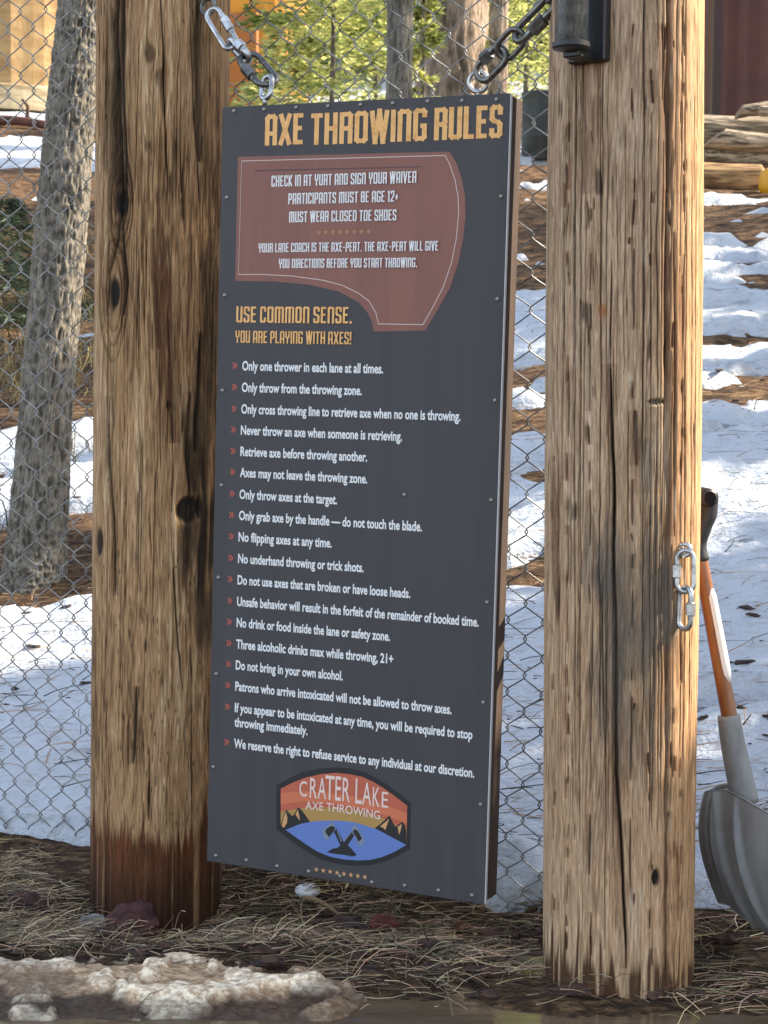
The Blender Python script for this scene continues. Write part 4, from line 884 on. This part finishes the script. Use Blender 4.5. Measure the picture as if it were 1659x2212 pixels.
# blade: width runs away to the left and towards the viewer on the right; length runs down and curls
def blade():
    nu, nv = 181, 60; V = np.zeros((nu, nv, 3))
    top = at(1606, 1700, DS); bot = at(1668, 2022, DS - .03)
    wdir = np.array([.40, -.86, -.10]); wdir /= np.linalg.norm(wdir)
    ldir = (bot - top); Ln = np.linalg.norm(ldir); ldir /= Ln
    wdir = wdir - ldir * (wdir @ ldir) * .35; wdir /= np.linalg.norm(wdir); nd = np.cross(ldir, wdir); nd = nd if nd @ np.array([-1, -.3, 0]) > 0 else -nd
    for i in range(nu):
        u = (i / (nu - 1)) * 2 - 1
        for j in range(nv):
            v = j / (nv - 1)
            shoulder = .055 * abs(u) ** 1.6 * (1 - v) ** 2                     # rounded shoulders
            hwid = .215 * (1 - .10 * (1 - v) ** 2)
            fade = (1 - v) ** .35
            ridge = .05 * float(sm(-.30, -.17, u)) * fade + .016 * math.exp(-((u + .15) / .05) ** 2) * fade
            ribs = .013 * sum(math.exp(-((u - c) / .035) ** 2) for c in (.14,)) * math.sin(math.pi * min(1, v * 1.05)) ** .5 + .012 * math.exp(-((u + 1) / .06) ** 2) - .006 * math.exp(-((u + .84) / .03) ** 2)
            belly = .035 * (1 - u * u) + .024 * math.sin(math.pi * v * .95)
            V[i, j] = top + ldir * (v * Ln + shoulder) + wdir * u * hwid + nd * (ridge + ribs + belly - .045)
    P = V.reshape(-1, 3); I = np.arange(nu * nv).reshape(nu, nv)
    Fq = np.stack([I[:-1, :-1], I[1:, :-1], I[1:, 1:], I[:-1, 1:]], -1).reshape(-1, 4)
    P2 = P - np.tile(nd, (len(P), 1)) * .004; n = len(P)
    ring = np.concatenate([I[:, 0], I[-1, 1:], I[-2::-1, -1], I[0, -2:0:-1]])
    side = np.stack([ring, np.roll(ring, -1), np.roll(ring, -1) + n, ring + n], -1)
    return np.concatenate([P, P2]), np.concatenate([Fq, Fq[:, ::-1] + n, side])
obj('scoop_blade', blade(), M_scoop, shv, smooth=True)

# ------------------------------------------------------------------ rocks and litter pieces
M_red = mat('red_lava_rock', (.11, .04, .034), .9, noise=((40, 40, 40), (.045, .018, .018), .4, .65), bump=((90, 90, 90), 1.0, .006))
M_grey = mat('grey_stone', (.33, .32, .28), .85, noise=((50, 50, 50), (.16, .15, .13), .4, .65), bump=((80, 80, 80), .6, .004))
M_snowc = mat('snow_chunk', (.85, .86, .88), .5, bump=((60, 60, 60), .4, .006))
def stone(name, px, py, w_, h_, m, label, cat, seed, group=None, rough=.45, d=1.0):
    p = hit(px, py); s_ = p[1] / F * 1.0; rx = w_ / 2 * s_; rz = h_ / 2 * s_
    obj(name, MB().rock((p[0], p[1] + rx * .3, p[2] + rz * .72), (rx, rx * .8, rz), seed, rough, 44, 28), m, smooth=(name == 'snow_lump'), label=label, cat=cat, group=group, base=p)
stone('lava_rock', 302, 2036, 112, 108, M_red, 'large maroon lava rock against the foot of the left post', 'rock', 501, 'red lava rocks')
stone('lava_rock', 238, 2042, 62, 46, mat('brown_lava_rock', (.07, .038, .026), .9, noise=((50, 50, 50), (.03, .018, .014), .4, .65), bump=((90, 90, 90), .9, .005)), 'low brown rock just left of the big maroon lava rock', 'rock', 503, 'red lava rocks')
stone('pale_stone', 200, 2018, 66, 46, M_grey, 'pale grey stone at the left edge of the left post foot', 'stone', 505)
stone('lava_rock', 828, 2022, 54, 52, mat('rust_lava_rock', (.17, .045, .028), .9, noise=((60, 60, 60), (.06, .022, .018), .4, .65), bump=((90, 90, 90), .9, .005)), 'small rust red rock on the needles below the sign middle', 'rock', 507, 'red lava rocks')
stone('lava_rock', 62, 1975, 90, 50, mat('dull_lava_rock', (.075, .03, .022), .9, noise=((60, 60, 60), (.03, .016, .014), .4, .65), bump=((90, 90, 90), .9, .005)), 'half buried dull red rock among needles near the left frame edge', 'rock', 509, 'red lava rocks')
stone('lava_rock', 862, 2080, 44, 30, M_red, 'small flat maroon rock at the edge of the slush below the rust red rock', 'rock', 511, 'red lava rocks')
stone('snow_lump', 666, 1940, 60, 36, M_snowc, 'larger white snow lump on the needles behind the fence under the sign', 'snow lump', 521, 'snow lumps under the sign', .12)
stone('snow_lump', 692, 1896, 34, 26, M_snowc, 'smaller white snow lump just under the sign bottom edge', 'snow lump', 523, 'snow lumps under the sign', .12)
pa, pbk = hit(655, 1950), hit(735, 1990)
obj('fallen_stick', MB().tube(bez([pa + [0, 0, .012], (pa + pbk) / 2 + [0, 0, .022], pbk + [0, 0, .012]], 10), np.linspace(.006, .003, 10), 7), mat('pale_stick', (.3, .2, .11), .8), smooth=True, label='pale bare stick lying on the needles below the sign by the snow lump', cat='stick', base=pa)

# ------------------------------------------------------------------ trees
def trunk_mesh(pts, rad, seed, na=90, step=.02, rough=.012, cells=26, vz=9):
    pts = np.array(pts, float); L = np.linalg.norm(pts[-1] - pts[0]); nz = max(8, int(L / step)); C_ = bez(pts, nz); r_ = np.interp(np.linspace(0, 1, nz), np.linspace(0, 1, len(rad)), rad)
    U, T = np.meshgrid(np.arange(na) / na, np.linspace(0, L, nz), indexing='ij'); wb = (vn(U, T, 10, 3, seed) - .5) * .06
    hgt = (1 - np.abs(2 * vn(U + wb, T, int(cells * 1.6), vz * 1.3, seed + 12) - 1)) * .6 + vn(U + wb, T, cells * 2, vz * 3, seed + 2) * .4 + (vn(U, T, 4, 1.2, seed + 3) - .5) * .6
    rr = r_[None, :] * (1 + .04 * np.sin(U * 12.5)) + (hgt - .5) * rough
    th = U * 2 * np.pi; X = C_[None, :, 0] + rr * np.cos(th); Y = C_[None, :, 1] + rr * np.sin(th); Z = np.broadcast_to(C_[None, :, 2], X.shape)
    V = np.stack([X, Y, Z], -1).reshape(-1, 3); I = np.arange(na * nz).reshape(na, nz); J = np.roll(I, -1, 0)
    global BARK
    hb = .55 * (1 - np.abs(2 * vn(U + wb, T, int(cells * 1.6), vz * 1.3, seed + 12) - 1)) + .45 * vn(U + wb, T, cells * 3, vz * 4, seed + 6); f_ = sm(.3, .68, hb); tone = vn(U, T, cells // 2, vz * .6, seed + 7)
    BARK = ((.38 + .62 * f_) * (.75 + .5 * tone))[..., None] * np.array([1, 1, 1.0]) * (1 - (.25 * vn(U, T, 6, 2, seed + 8))[..., None] * np.array([0, .15, .3])); BARK = BARK.reshape(-1, 3)
    return V, np.stack([I[:, :-1], J[:, :-1], J[:, 1:], I[:, 1:]], -1).reshape(-1, 4)
def crown_mesh(base, z0, z1, rmax, nb, per, tl, tw, seed, droop=.25, flat=.6, shape=1.0):
    """needle sprays: nb branches, each with 'per' small pointed tufts"""
    g = np.random.default_rng(seed); f = g.random(nb) ** .8; zb = z0 + (z1 - z0) * f; az = g.uniform(0, 2 * np.pi, nb)
    bl = rmax * (1 - f) ** shape * g.uniform(.65, 1.1, nb) + .12 * rmax
    b = np.repeat(np.arange(nb), per); m = len(b); s_ = g.random(m) ** .6
    d = np.stack([np.cos(az), np.sin(az), np.zeros(nb)], -1)[b]; sd_ = np.stack([-d[:, 1], d[:, 0], 0 * d[:, 0]], -1)
    wdt = bl[b] * .38 * (1 - s_ * .75); lat = g.uniform(-1, 1, m) * wdt
    c = np.array([base[0], base[1], 0])[None] + d * (bl[b] * s_)[:, None] + sd_ * lat[:, None]
    c[:, 2] = zb[b] - droop * bl[b] * s_ ** 1.6 + .12 * bl[b] * s_ ** 3 + g.normal(0, .035 * rmax, m)
    dirv = d * (.6 + .4 * s_)[:, None] + sd_ * (np.sign(lat) * .8)[:, None] + g.normal(0, .28, (m, 3)); dirv[:, 2] -= .12; dirv /= np.linalg.norm(dirv, axis=1, keepdims=True)
    nv = np.array([0, 0, 1.0]) * flat + g.normal(0, .5, (m, 3)); sv = np.cross(dirv, nv); sv /= np.linalg.norm(sv, axis=1, keepdims=True)
    l = tl * g.uniform(.6, 1.3, m)[:, None]; w_ = tw * g.uniform(.7, 1.3, m)[:, None]
    V = np.stack([c, c + dirv * l * .45 + sv * w_, c + dirv * l, c + dirv * l * .45 - sv * w_], 1).reshape(-1, 3)
    return V, np.arange(m * 4).reshape(m, 4)
def conifer(name, label, x, y, h_, r_, nb, per, tl, tw, leaf, seed, group=None, z0=.25, bark=M_bark, trad=None, **kw):
    z = float(zg(x, y)); root = thing(name, label, 'tree', (x, y, z), group); tr = trad or .008 * h_
    V_ = trunk_mesh([(x, y, z - .1), (x + .01 * h_, y, z + h_ * .5), (x, y, z + h_)], [tr, tr * .6, tr * .12], seed, 24, .1, tr * .25, 12, 4); obj('trunk', V_, bark, root, smooth=True, cols=BARK * BTONE[bark.name])
    obj('crown', crown_mesh((x, y), z + h_ * z0, z + h_, r_, nb, per, tl, tw, seed + 1, **kw), leaf, root)
    return root
def px_at(px, row_base, d=None):
    p = hit(px, row_base); return p
# leaning lodgepole trunk at the left
p = hit(62, 1262); y0 = p[1]
pts = [(p[0], y0, p[2] - .1)] + [at(x_, r_, 6.0 * y0 / 6.0) for x_, r_ in ((72, 1200), (92, 900), (122, 560), (148, 250), (172, -20))] + [at(190, -330, y0), at(202, -700, y0 + .05)]
pts = [np.array([q_[0], y0 + .03 * i, q_[2]]) for i, q_ in enumerate(np.array(pts))]
s_ = y0 / F
rad = [s_ * 82, s_ * 66, s_ * 56, s_ * 53, s_ * 50, s_ * 47, s_ * 40, s_ * 30]
tl_ = thing('pine_tree', 'grey-barked leaning pine trunk behind the fence left of the left post', 'tree', p)
V_ = trunk_mesh(pts, rad, 3001, 200, .006, .016, 30, 20); obj('trunk', V_, M_bark, tl_, smooth=True, cols=BARK * BTONE[M_bark.name])
tp = pts[-1]; obj('crown', crown_mesh((tp[0], tp[1]), tp[2] - .8, tp[2] + 3.0, 1.1, 50, 26, .16, .02, 3003), M_leaf_mid, tl_)
def far_trunk(px, row, y, wpx, wtop, label, bark, seed, rough, cells, vz, group=None):
    x = (px - 829.5) / F * y; z = float(zg(x, y)); s_ = y / F
    root = thing('pine_tree', label, 'tree', (x, y, z), group); top = z + 8 + y * .2
    lean = (wtop - 0) * s_
    P = [(x, y, z - .2), (x + lean * .1, y, z + .6), (x + lean * .5, y, z + (top - z) * .4), (x + lean, y, top)]
    V_ = trunk_mesh(P, [wpx * s_ * .62, wpx * s_ * .5, wpx * s_ * .46, wpx * s_ * .3], seed, 80, .05, rough, cells, vz); obj('trunk', V_, bark, root, smooth=True, cols=BARK * BTONE[bark.name])
    obj('crown', crown_mesh((x + lean, y), top - 5, top + 4, 2.0, 60, 24, .3, .05, seed + 5), M_leaf_mid, root); return root
far_trunk(851, 0, 13.5, 56, 8, 'slim dark pine trunk beyond the sign top, left of the thick trunk', M_bark, 3101, .02, 18, 8)
far_trunk(962, 0, 16.5, 142, 10, 'thick furrowed pine trunk beyond the sign top, sunlit on its right', M_bark_red, 3201, .09, 22, 2.2)
far_trunk(1062, 0, 24, 40, 4, 'pale thin trunk standing farther back beside the thick furrowed trunk', M_bark_red, 3301, .03, 14, 3)
# sunlit young firs beyond the sign
FIRS = [(705, 19, 4.6, 1.25, 'sunlit young fir beyond the sign top, left of the slim dark trunk'), (615, 23, 1.9, .8, 'sunlit young fir by the orange hut behind the left chain'), (800, 24, 5.0, 1.5, 'taller sunlit young fir partly hidden behind the slim dark trunk'), (1120, 27, 5.5, 1.7, 'yellow-green young fir beyond the right chain of the sign'), (1205, 31, 6.0, 1.9, 'yellow-green young fir far behind the top of the right post'), (897, 15.2, 3.0, .22, 'small bright fir sapling between the slim and the thick trunk')]
for i, (px, y, h_, r_, lab) in enumerate(FIRS):
    conifer('young_fir', lab, (px - 829.5) / F * y, y, h_, r_, 190 if r_ > .8 else 80, 44, .15 * (y / 22) ** .5, .02 * (y / 22) ** .5, M_leaf_sun, 4000 + i * 13, 'young firs beyond the fence', .02, shape=.8)
# green fir sapling at the left edge, in the shade
p = hit(20, 700); conifer('fir_sapling', 'dark green fir sapling in shade at the left frame edge behind the fence', p[0] - .05, p[1], .78 * p[1] / 11, .42, 90, 50, .09, .006, M_leaf_dk, 4201, None, .0, shape=.6)
# forest mass closing the view
g = np.random.default_rng(77); Vs, Fs, n0 = [], [], 0; Vt = MB()
for i in range(120):
    y = g.uniform(42, 78); x = y * g.uniform(-.42, .42); z = float(zg(x, y)); h_ = g.uniform(6, 13)
    V, Fq = crown_mesh((x, y), z + .2, z + h_, g.uniform(1.8, 3.0), 70, 20, .7, .13, 5000 + i, shape=.8); Vs.append(V); Fs.append(Fq + n0); n0 += len(V)
obj('distant_forest', (np.concatenate(Vs), np.concatenate(Fs)), M_leaf_far, kind='stuff', label='yellow-green conifer forest filling the hillside far behind the fence', cat='forest')
# trees outside the frame to the right: they throw the shade over the sign and the bands over the snow; the low bushy one is an added sun blocker
SH = [(5.8, 3.2, 9, .95, 200, 60), (6.4, 5.9, 10, 1.2, 240, 64), (6.8, 8.5, 5.8, .8, 120, 40), (8.0, 12.6, 11, 1.7, 180, 44), (9.5, 16.2, 12, 1.6, 150, 40), (6.0, 1.5, 9, 1.6, 160, 40), (5.8, 4.4, 3.9, .9, 120, 50)]
for i, (x, y, h_, r_, nb, per) in enumerate(SH):
    conifer('pine_tree', ['broad pine right of the shovel, outside the frame', 'pine on the slope right of the right post, outside the frame', 'slim pine above the first snow bank on the right, outside the frame', 'pine beside the log pile on the right, outside the frame', 'tall pine near the maroon container, outside the frame', 'pine behind the viewer on the right, outside the frame', 'bushy low pine added outside the frame to shade the puddle'][i], x, y, h_, r_, nb, per, .26, .045, M_leaf_mid, 6000 + 17 * i, 'shade trees on the right', .1, shape=.55 if h_ > 5 else .35)

for i, (x, y, tr) in enumerate([(5.2, 9.6, .11), (6.3, 10.9, .14), (7.6, 11.9, .1), (6.9, 13.6, .15), (8.8, 15.0, .12), (9.6, 18.2, .16), (11.0, 20.5, .15)]):
    conifer('pine_tree', ['bare-stemmed pine nearest the snow bank, outside the frame on the right', 'second bare-stemmed pine up the snowy slope, outside the frame', 'slender bare-stemmed pine halfway up the slope, outside the frame', 'stout bare-stemmed pine halfway up the slope, outside the frame', 'bare-stemmed pine below the log pile, outside the frame', 'stout bare-stemmed pine level with the logs, outside the frame', 'bare-stemmed pine before the maroon container, outside the frame'][i], x, y, 13, 1.3, 70, 30, .26, .04, M_leaf_mid, 6500 + 17 * i, 'shade trees on the right', .62, trad=tr, shape=.7)
# ------------------------------------------------------------------ far objects
def gz(x, y): return float(zg(x, y))
# maroon corrugated container
yc = 23.0; x0 = (1521 - 829.5) / F * yc; z0 = gz(x0, yc) - .1
con = thing('shipping_container', 'maroon corrugated metal container behind the log pile at the right edge', 'container', (x0, yc, z0))
M_mar = mat('maroon_paint', (.12, .046, .035), .75, noise=((3, 3, 3), (.09, .036, .028), .4, .65))
def corr():
    xs = list(np.linspace(0, 6.1, 340)); ys = [.022 - .022 * math.tanh(2.2 * math.cos(x_ * 2 * math.pi / .28)) for x_ in xs]
    n = len(xs); V = [(x0 + .09 + a, yc + b, z0 + .12 + zz) for zz in (0, 2.45) for a, b in zip(xs, ys)]
    return V, [(i, i + 1, n + i + 1, n + i) for i in range(n - 1)]
obj('corrugated_side', corr(), M_mar, con, smooth=True)
obj('corner_post', MB().box((x0 + .045, yc + .03, z0 + 1.3), np.eye(3), (.06, .07, 1.3), .01), mat('dark_maroon_paint', (.05, .022, .02), .5), con)
obj('bottom_rail', MB().box((x0 + 3.1, yc + .03, z0 + .06), np.eye(3), (3.0, .06, .06)), M_mar, con)
obj('top_rail', MB().box((x0 + 3.1, yc + .03, z0 + 2.62), np.eye(3), (3.0, .06, .06)), M_mar, con)
obj('end_wall', MB().box((x0 + .03, yc + 1.3, z0 + 1.3), np.eye(3), (.03, 1.19, 1.25)), M_mar, con)
obj('roof', MB().box((x0 + 3.1, yc + 1.26, z0 + 2.70), np.eye(3), (3.1, 1.3, .02)), M_mar, con)
obj('back_wall', MB().box((x0 + 3.1, yc + 2.52, z0 + 1.3), np.eye(3), (3.0, .03, 1.3)), M_mar, con)
# logs
M_log = mat('grey_log', (.46, .36, .25), .85, noise=((2, 30, 30), (.07, .055, .04), .42, .6), bump=((5, 40, 40), .7, .02))
M_logb = mat('brown_log', (.48, .3, .14), .85, noise=((3, 24, 24), (.13, .065, .03), .42, .6), bump=((6, 30, 30), .7, .02))
M_loge = mat('log_end', (.35, .26, .16), .85, noise=((20, 20, 20), (.2, .13, .08), .4, .6))
yl = hit(1590, 412)[1]; 
def log(a_, b_, r1, r2, m, label, seed, bev=0.0, flat=1.0):
    a_ = np.array(a_); b_ = np.array(b_); d = b_ - a_; L = np.linalg.norm(d); d /= L; nz = 40; na = 36
    u = np.cross(d, [0, 0, 1.0]); u /= np.linalg.norm(u); v = np.cross(u, d); T = np.linspace(0, 1, nz); U = np.arange(na) / na
    V = []
    for i, t in enumerate(T):
        for j, q_ in enumerate(U):
            th = q_ * 2 * math.pi; r_ = (r1 + (r2 - r1) * t) * (1 + .16 * (float(vn(q_, t * L, 6, 2.5, seed)) - .5) + .1 * (float(vn(q_, t * L, 18, 3, seed + 1)) - .5))
            rnd = min(1, .55 + 3.0 * min(t, 1 - t) * L / r1 * .5) if bev == 0 else 1
            c = a_ + d * (t * L + bev * math.sin(th) * (1 - t) ** 8)
            V.append(c + (u * math.cos(th) + v * math.sin(th) * flat) * r_ * rnd)
    V += [a_, b_]; n = nz * na; fs = [(i * na + j, i * na + (j + 1) % na, (i + 1) * na + (j + 1) % na, (i + 1) * na + j) for i in range(nz - 1) for j in range(na)]
    root = thing('log', label, 'log', a_, 'logs in the pile')
    obj('bark_side', (np.array(V[:-2]), fs), m, root, smooth=True)
    obj('cut_end', (np.array(V[:na] + [V[-2]]), [((j + 1) % na, j, na) for j in range(na)]), M_loge, root)
W = lambda px, row, y: at(px, row, y)
log(W(1440, 378, yl), W(1652, 388, yl), .145, .14, M_logb, 'bottom brown log of the pile, sunlit along its top', 7001)
log(W(1519, 333, yl + .15), W(1760, 352, yl + .4), .082, .1, M_log, 'short knotted grey log lying directly on the sunlit bottom log', 7011)
log(W(1540, 300, yl + .1), W(1800, 322, yl + .3), .13, .12, M_log, 'split grey log with a slanting cut end in the middle of the pile', 7021, .12, .8)
log(W(1440, 278, yl + .75), W(1800, 290, yl + .9), .16, .15, M_log, 'long pale log lying behind the split log in the pile', 7031)
log(W(1596, 242, yl + .5), W(1800, 204, yl + .6), .085, .09, M_log, 'topmost split log sloping up to the right on the pile', 7041, .05, .7)
log(W(1638, 240, yl + .35), W(1830, 246, yl + .4), .055, .06, M_log, 'thin round log under the topmost split log, cut at the frame edge', 7051)
# yellow bucket at the frame edge
pbk = W(1668, 402, yl - .5); 
obj('yellow_bucket', MB().lathe((pbk[0], pbk[1], gz(pbk[0], pbk[1]) - .02), (0, 0, 1), [(.07, 0), (.11, .015), (.13, .08), (.13, .17), (.11, .235), (.07, .25), (.06, .265)], 28), mat('yellow_plastic', (.75, .36, .02), .45), smooth=True, label='bright yellow rounded tub beside the bottom log at the right frame edge', cat='tub', base=(pbk[0], pbk[1], gz(pbk[0], pbk[1])))
# dark drum seen between the sign and the right post
pd = hit(1172, 350); rr_ = 46 * pd[1] / F; hh_ = 142 * pd[1] / F
dr_ = thing('steel_drum', 'dark grey weathered drum seen between the sign and the right post', 'drum', pd)
M_drum = mat('dark_drum', (.05, .06, .06), .6, noise=((6, 6, 6), (.025, .03, .03), .4, .6))
obj('drum_body', MB().lathe(pd, (0, 0, 1), [(rr_ * .95, 0), (rr_, .02), (rr_, hh_ * .33), (rr_ * 1.04, hh_ * .35), (rr_, hh_ * .37), (rr_, hh_ * .63), (rr_ * 1.04, hh_ * .65), (rr_, hh_ * .67), (rr_, hh_ * .97), (rr_ * 1.03, hh_)], 32), M_drum, dr_, smooth=True)
obj('drum_lid', MB().lathe(pd, (0, 0, 1), [(rr_ * .97, hh_ + .004), (rr_ * .9, hh_ + .02), (.02, hh_ + .025)], 32), M_drum, dr_)
# canvas yurts
def yurt(px, y, rpx, wall, label, m_wall, m_roof, dark_panel=None, seed=0):
    x = (px - 829.5) / F * y; z = gz(x, y) - .3; r_ = rpx * y / F
    root = thing('yurt', label, 'yurt', (x, y, z)); n = 72
    V = []; 
    for k in range(n):
        a = 2 * math.pi * k / n; rr = r_ * (1 + .006 * math.sin(a * 24))
        V += [(x + rr * math.cos(a), y + rr * math.sin(a), z), (x + rr * math.cos(a), y + rr * math.sin(a), z + wall)]
    obj('canvas_wall', (np.array(V), [(2 * k, 2 * ((k + 1) % n), 2 * ((k + 1) % n) + 1, 2 * k + 1) for k in range(n)]), m_wall, root)
    obj('canvas_roof', MB().lathe((x, y, z), (0, 0, 1), [(r_ * 1.06, wall - .04), (r_ * 1.05, wall + .02), (r_ * .2, wall + r_ * .5), (.1, wall + r_ * .56)], n), m_roof, root)
    obj('skirt', MB().lathe((x, y, z), (0, 0, 1), [(r_ * 1.02, 0), (r_ * 1.02, .42), (r_ * 1.01, .45)], n), mat('skirt_boards', (.5, .4, .25), .8, noise=((2, 2, 9), (.3, .22, .12), .4, .6)), root)
    if dark_panel is not None:
        c, s_ = math.cos(dark_panel), math.sin(dark_panel); ax = (np.array([-s_, c, 0]), np.array([0, 0, 1.0]), np.array([c, s_, 0]))
        obj('dark_panel', MB().box((x + c * r_ * 1.01, y + s_ * r_ * 1.01, z + 1.05), ax, (.45, 1.05, .06), .01), mat('dark_orange_panel', (.28, .1, .015), .6), root)  # darker orange panel set on the front of the wall
M_tan = mat('tan_canvas', (.43, .28, .12), .8, noise=((1.5, 1.5, 4), (.30, .17, .06), .4, .62), bump=((4, 4, 2), .5, .05)); M_or = mat('orange_canvas', (.55, .24, .02), .75, noise=((2, 2, 2), (.45, .18, .015), .4, .65))
yurt(-10, 34, 260, 2.9, 'tan canvas yurt on the snowy rise at the upper left', M_tan, M_tan)
yurt(560, 37, 98, 2.6, 'small orange canvas hut glimpsed above the left chain', M_or, M_or, R(-115))
# fallen branch with stubs on the snow at upper left
pa = hit(-60, 268); pbb = hit(220, 292)
fb_ = thing('fallen_branch', 'reddish fallen branch with upright stubs on the snow at upper left', 'branch', pa)
obj('branch_wood', MB().tube(bez([pa + [0, 0, .06], (pa * 2 + pbb) / 3 + [0, 0, .12], (pa + 2 * pbb) / 3 + [0, 0, .08], pbb + [0, 0, .07]], 24), np.linspace(.09, .06, 24), 10), mat('red_brown_bark', (.16, .06, .035), .9, noise=((8, 8, 8), (.05, .025, .018), .4, .65)), fb_, smooth=True)
for px in (58, 132):
    q_ = hit(px, 268); obj('stub', MB().tube([q_ + [0, 0, .05], q_ + [.02, 0, .3], q_ + [-.08, 0, .42]], [.04, .032, .02], 8), mat('stub_bark', (.1, .05, .035), .9), fb_, smooth=True)
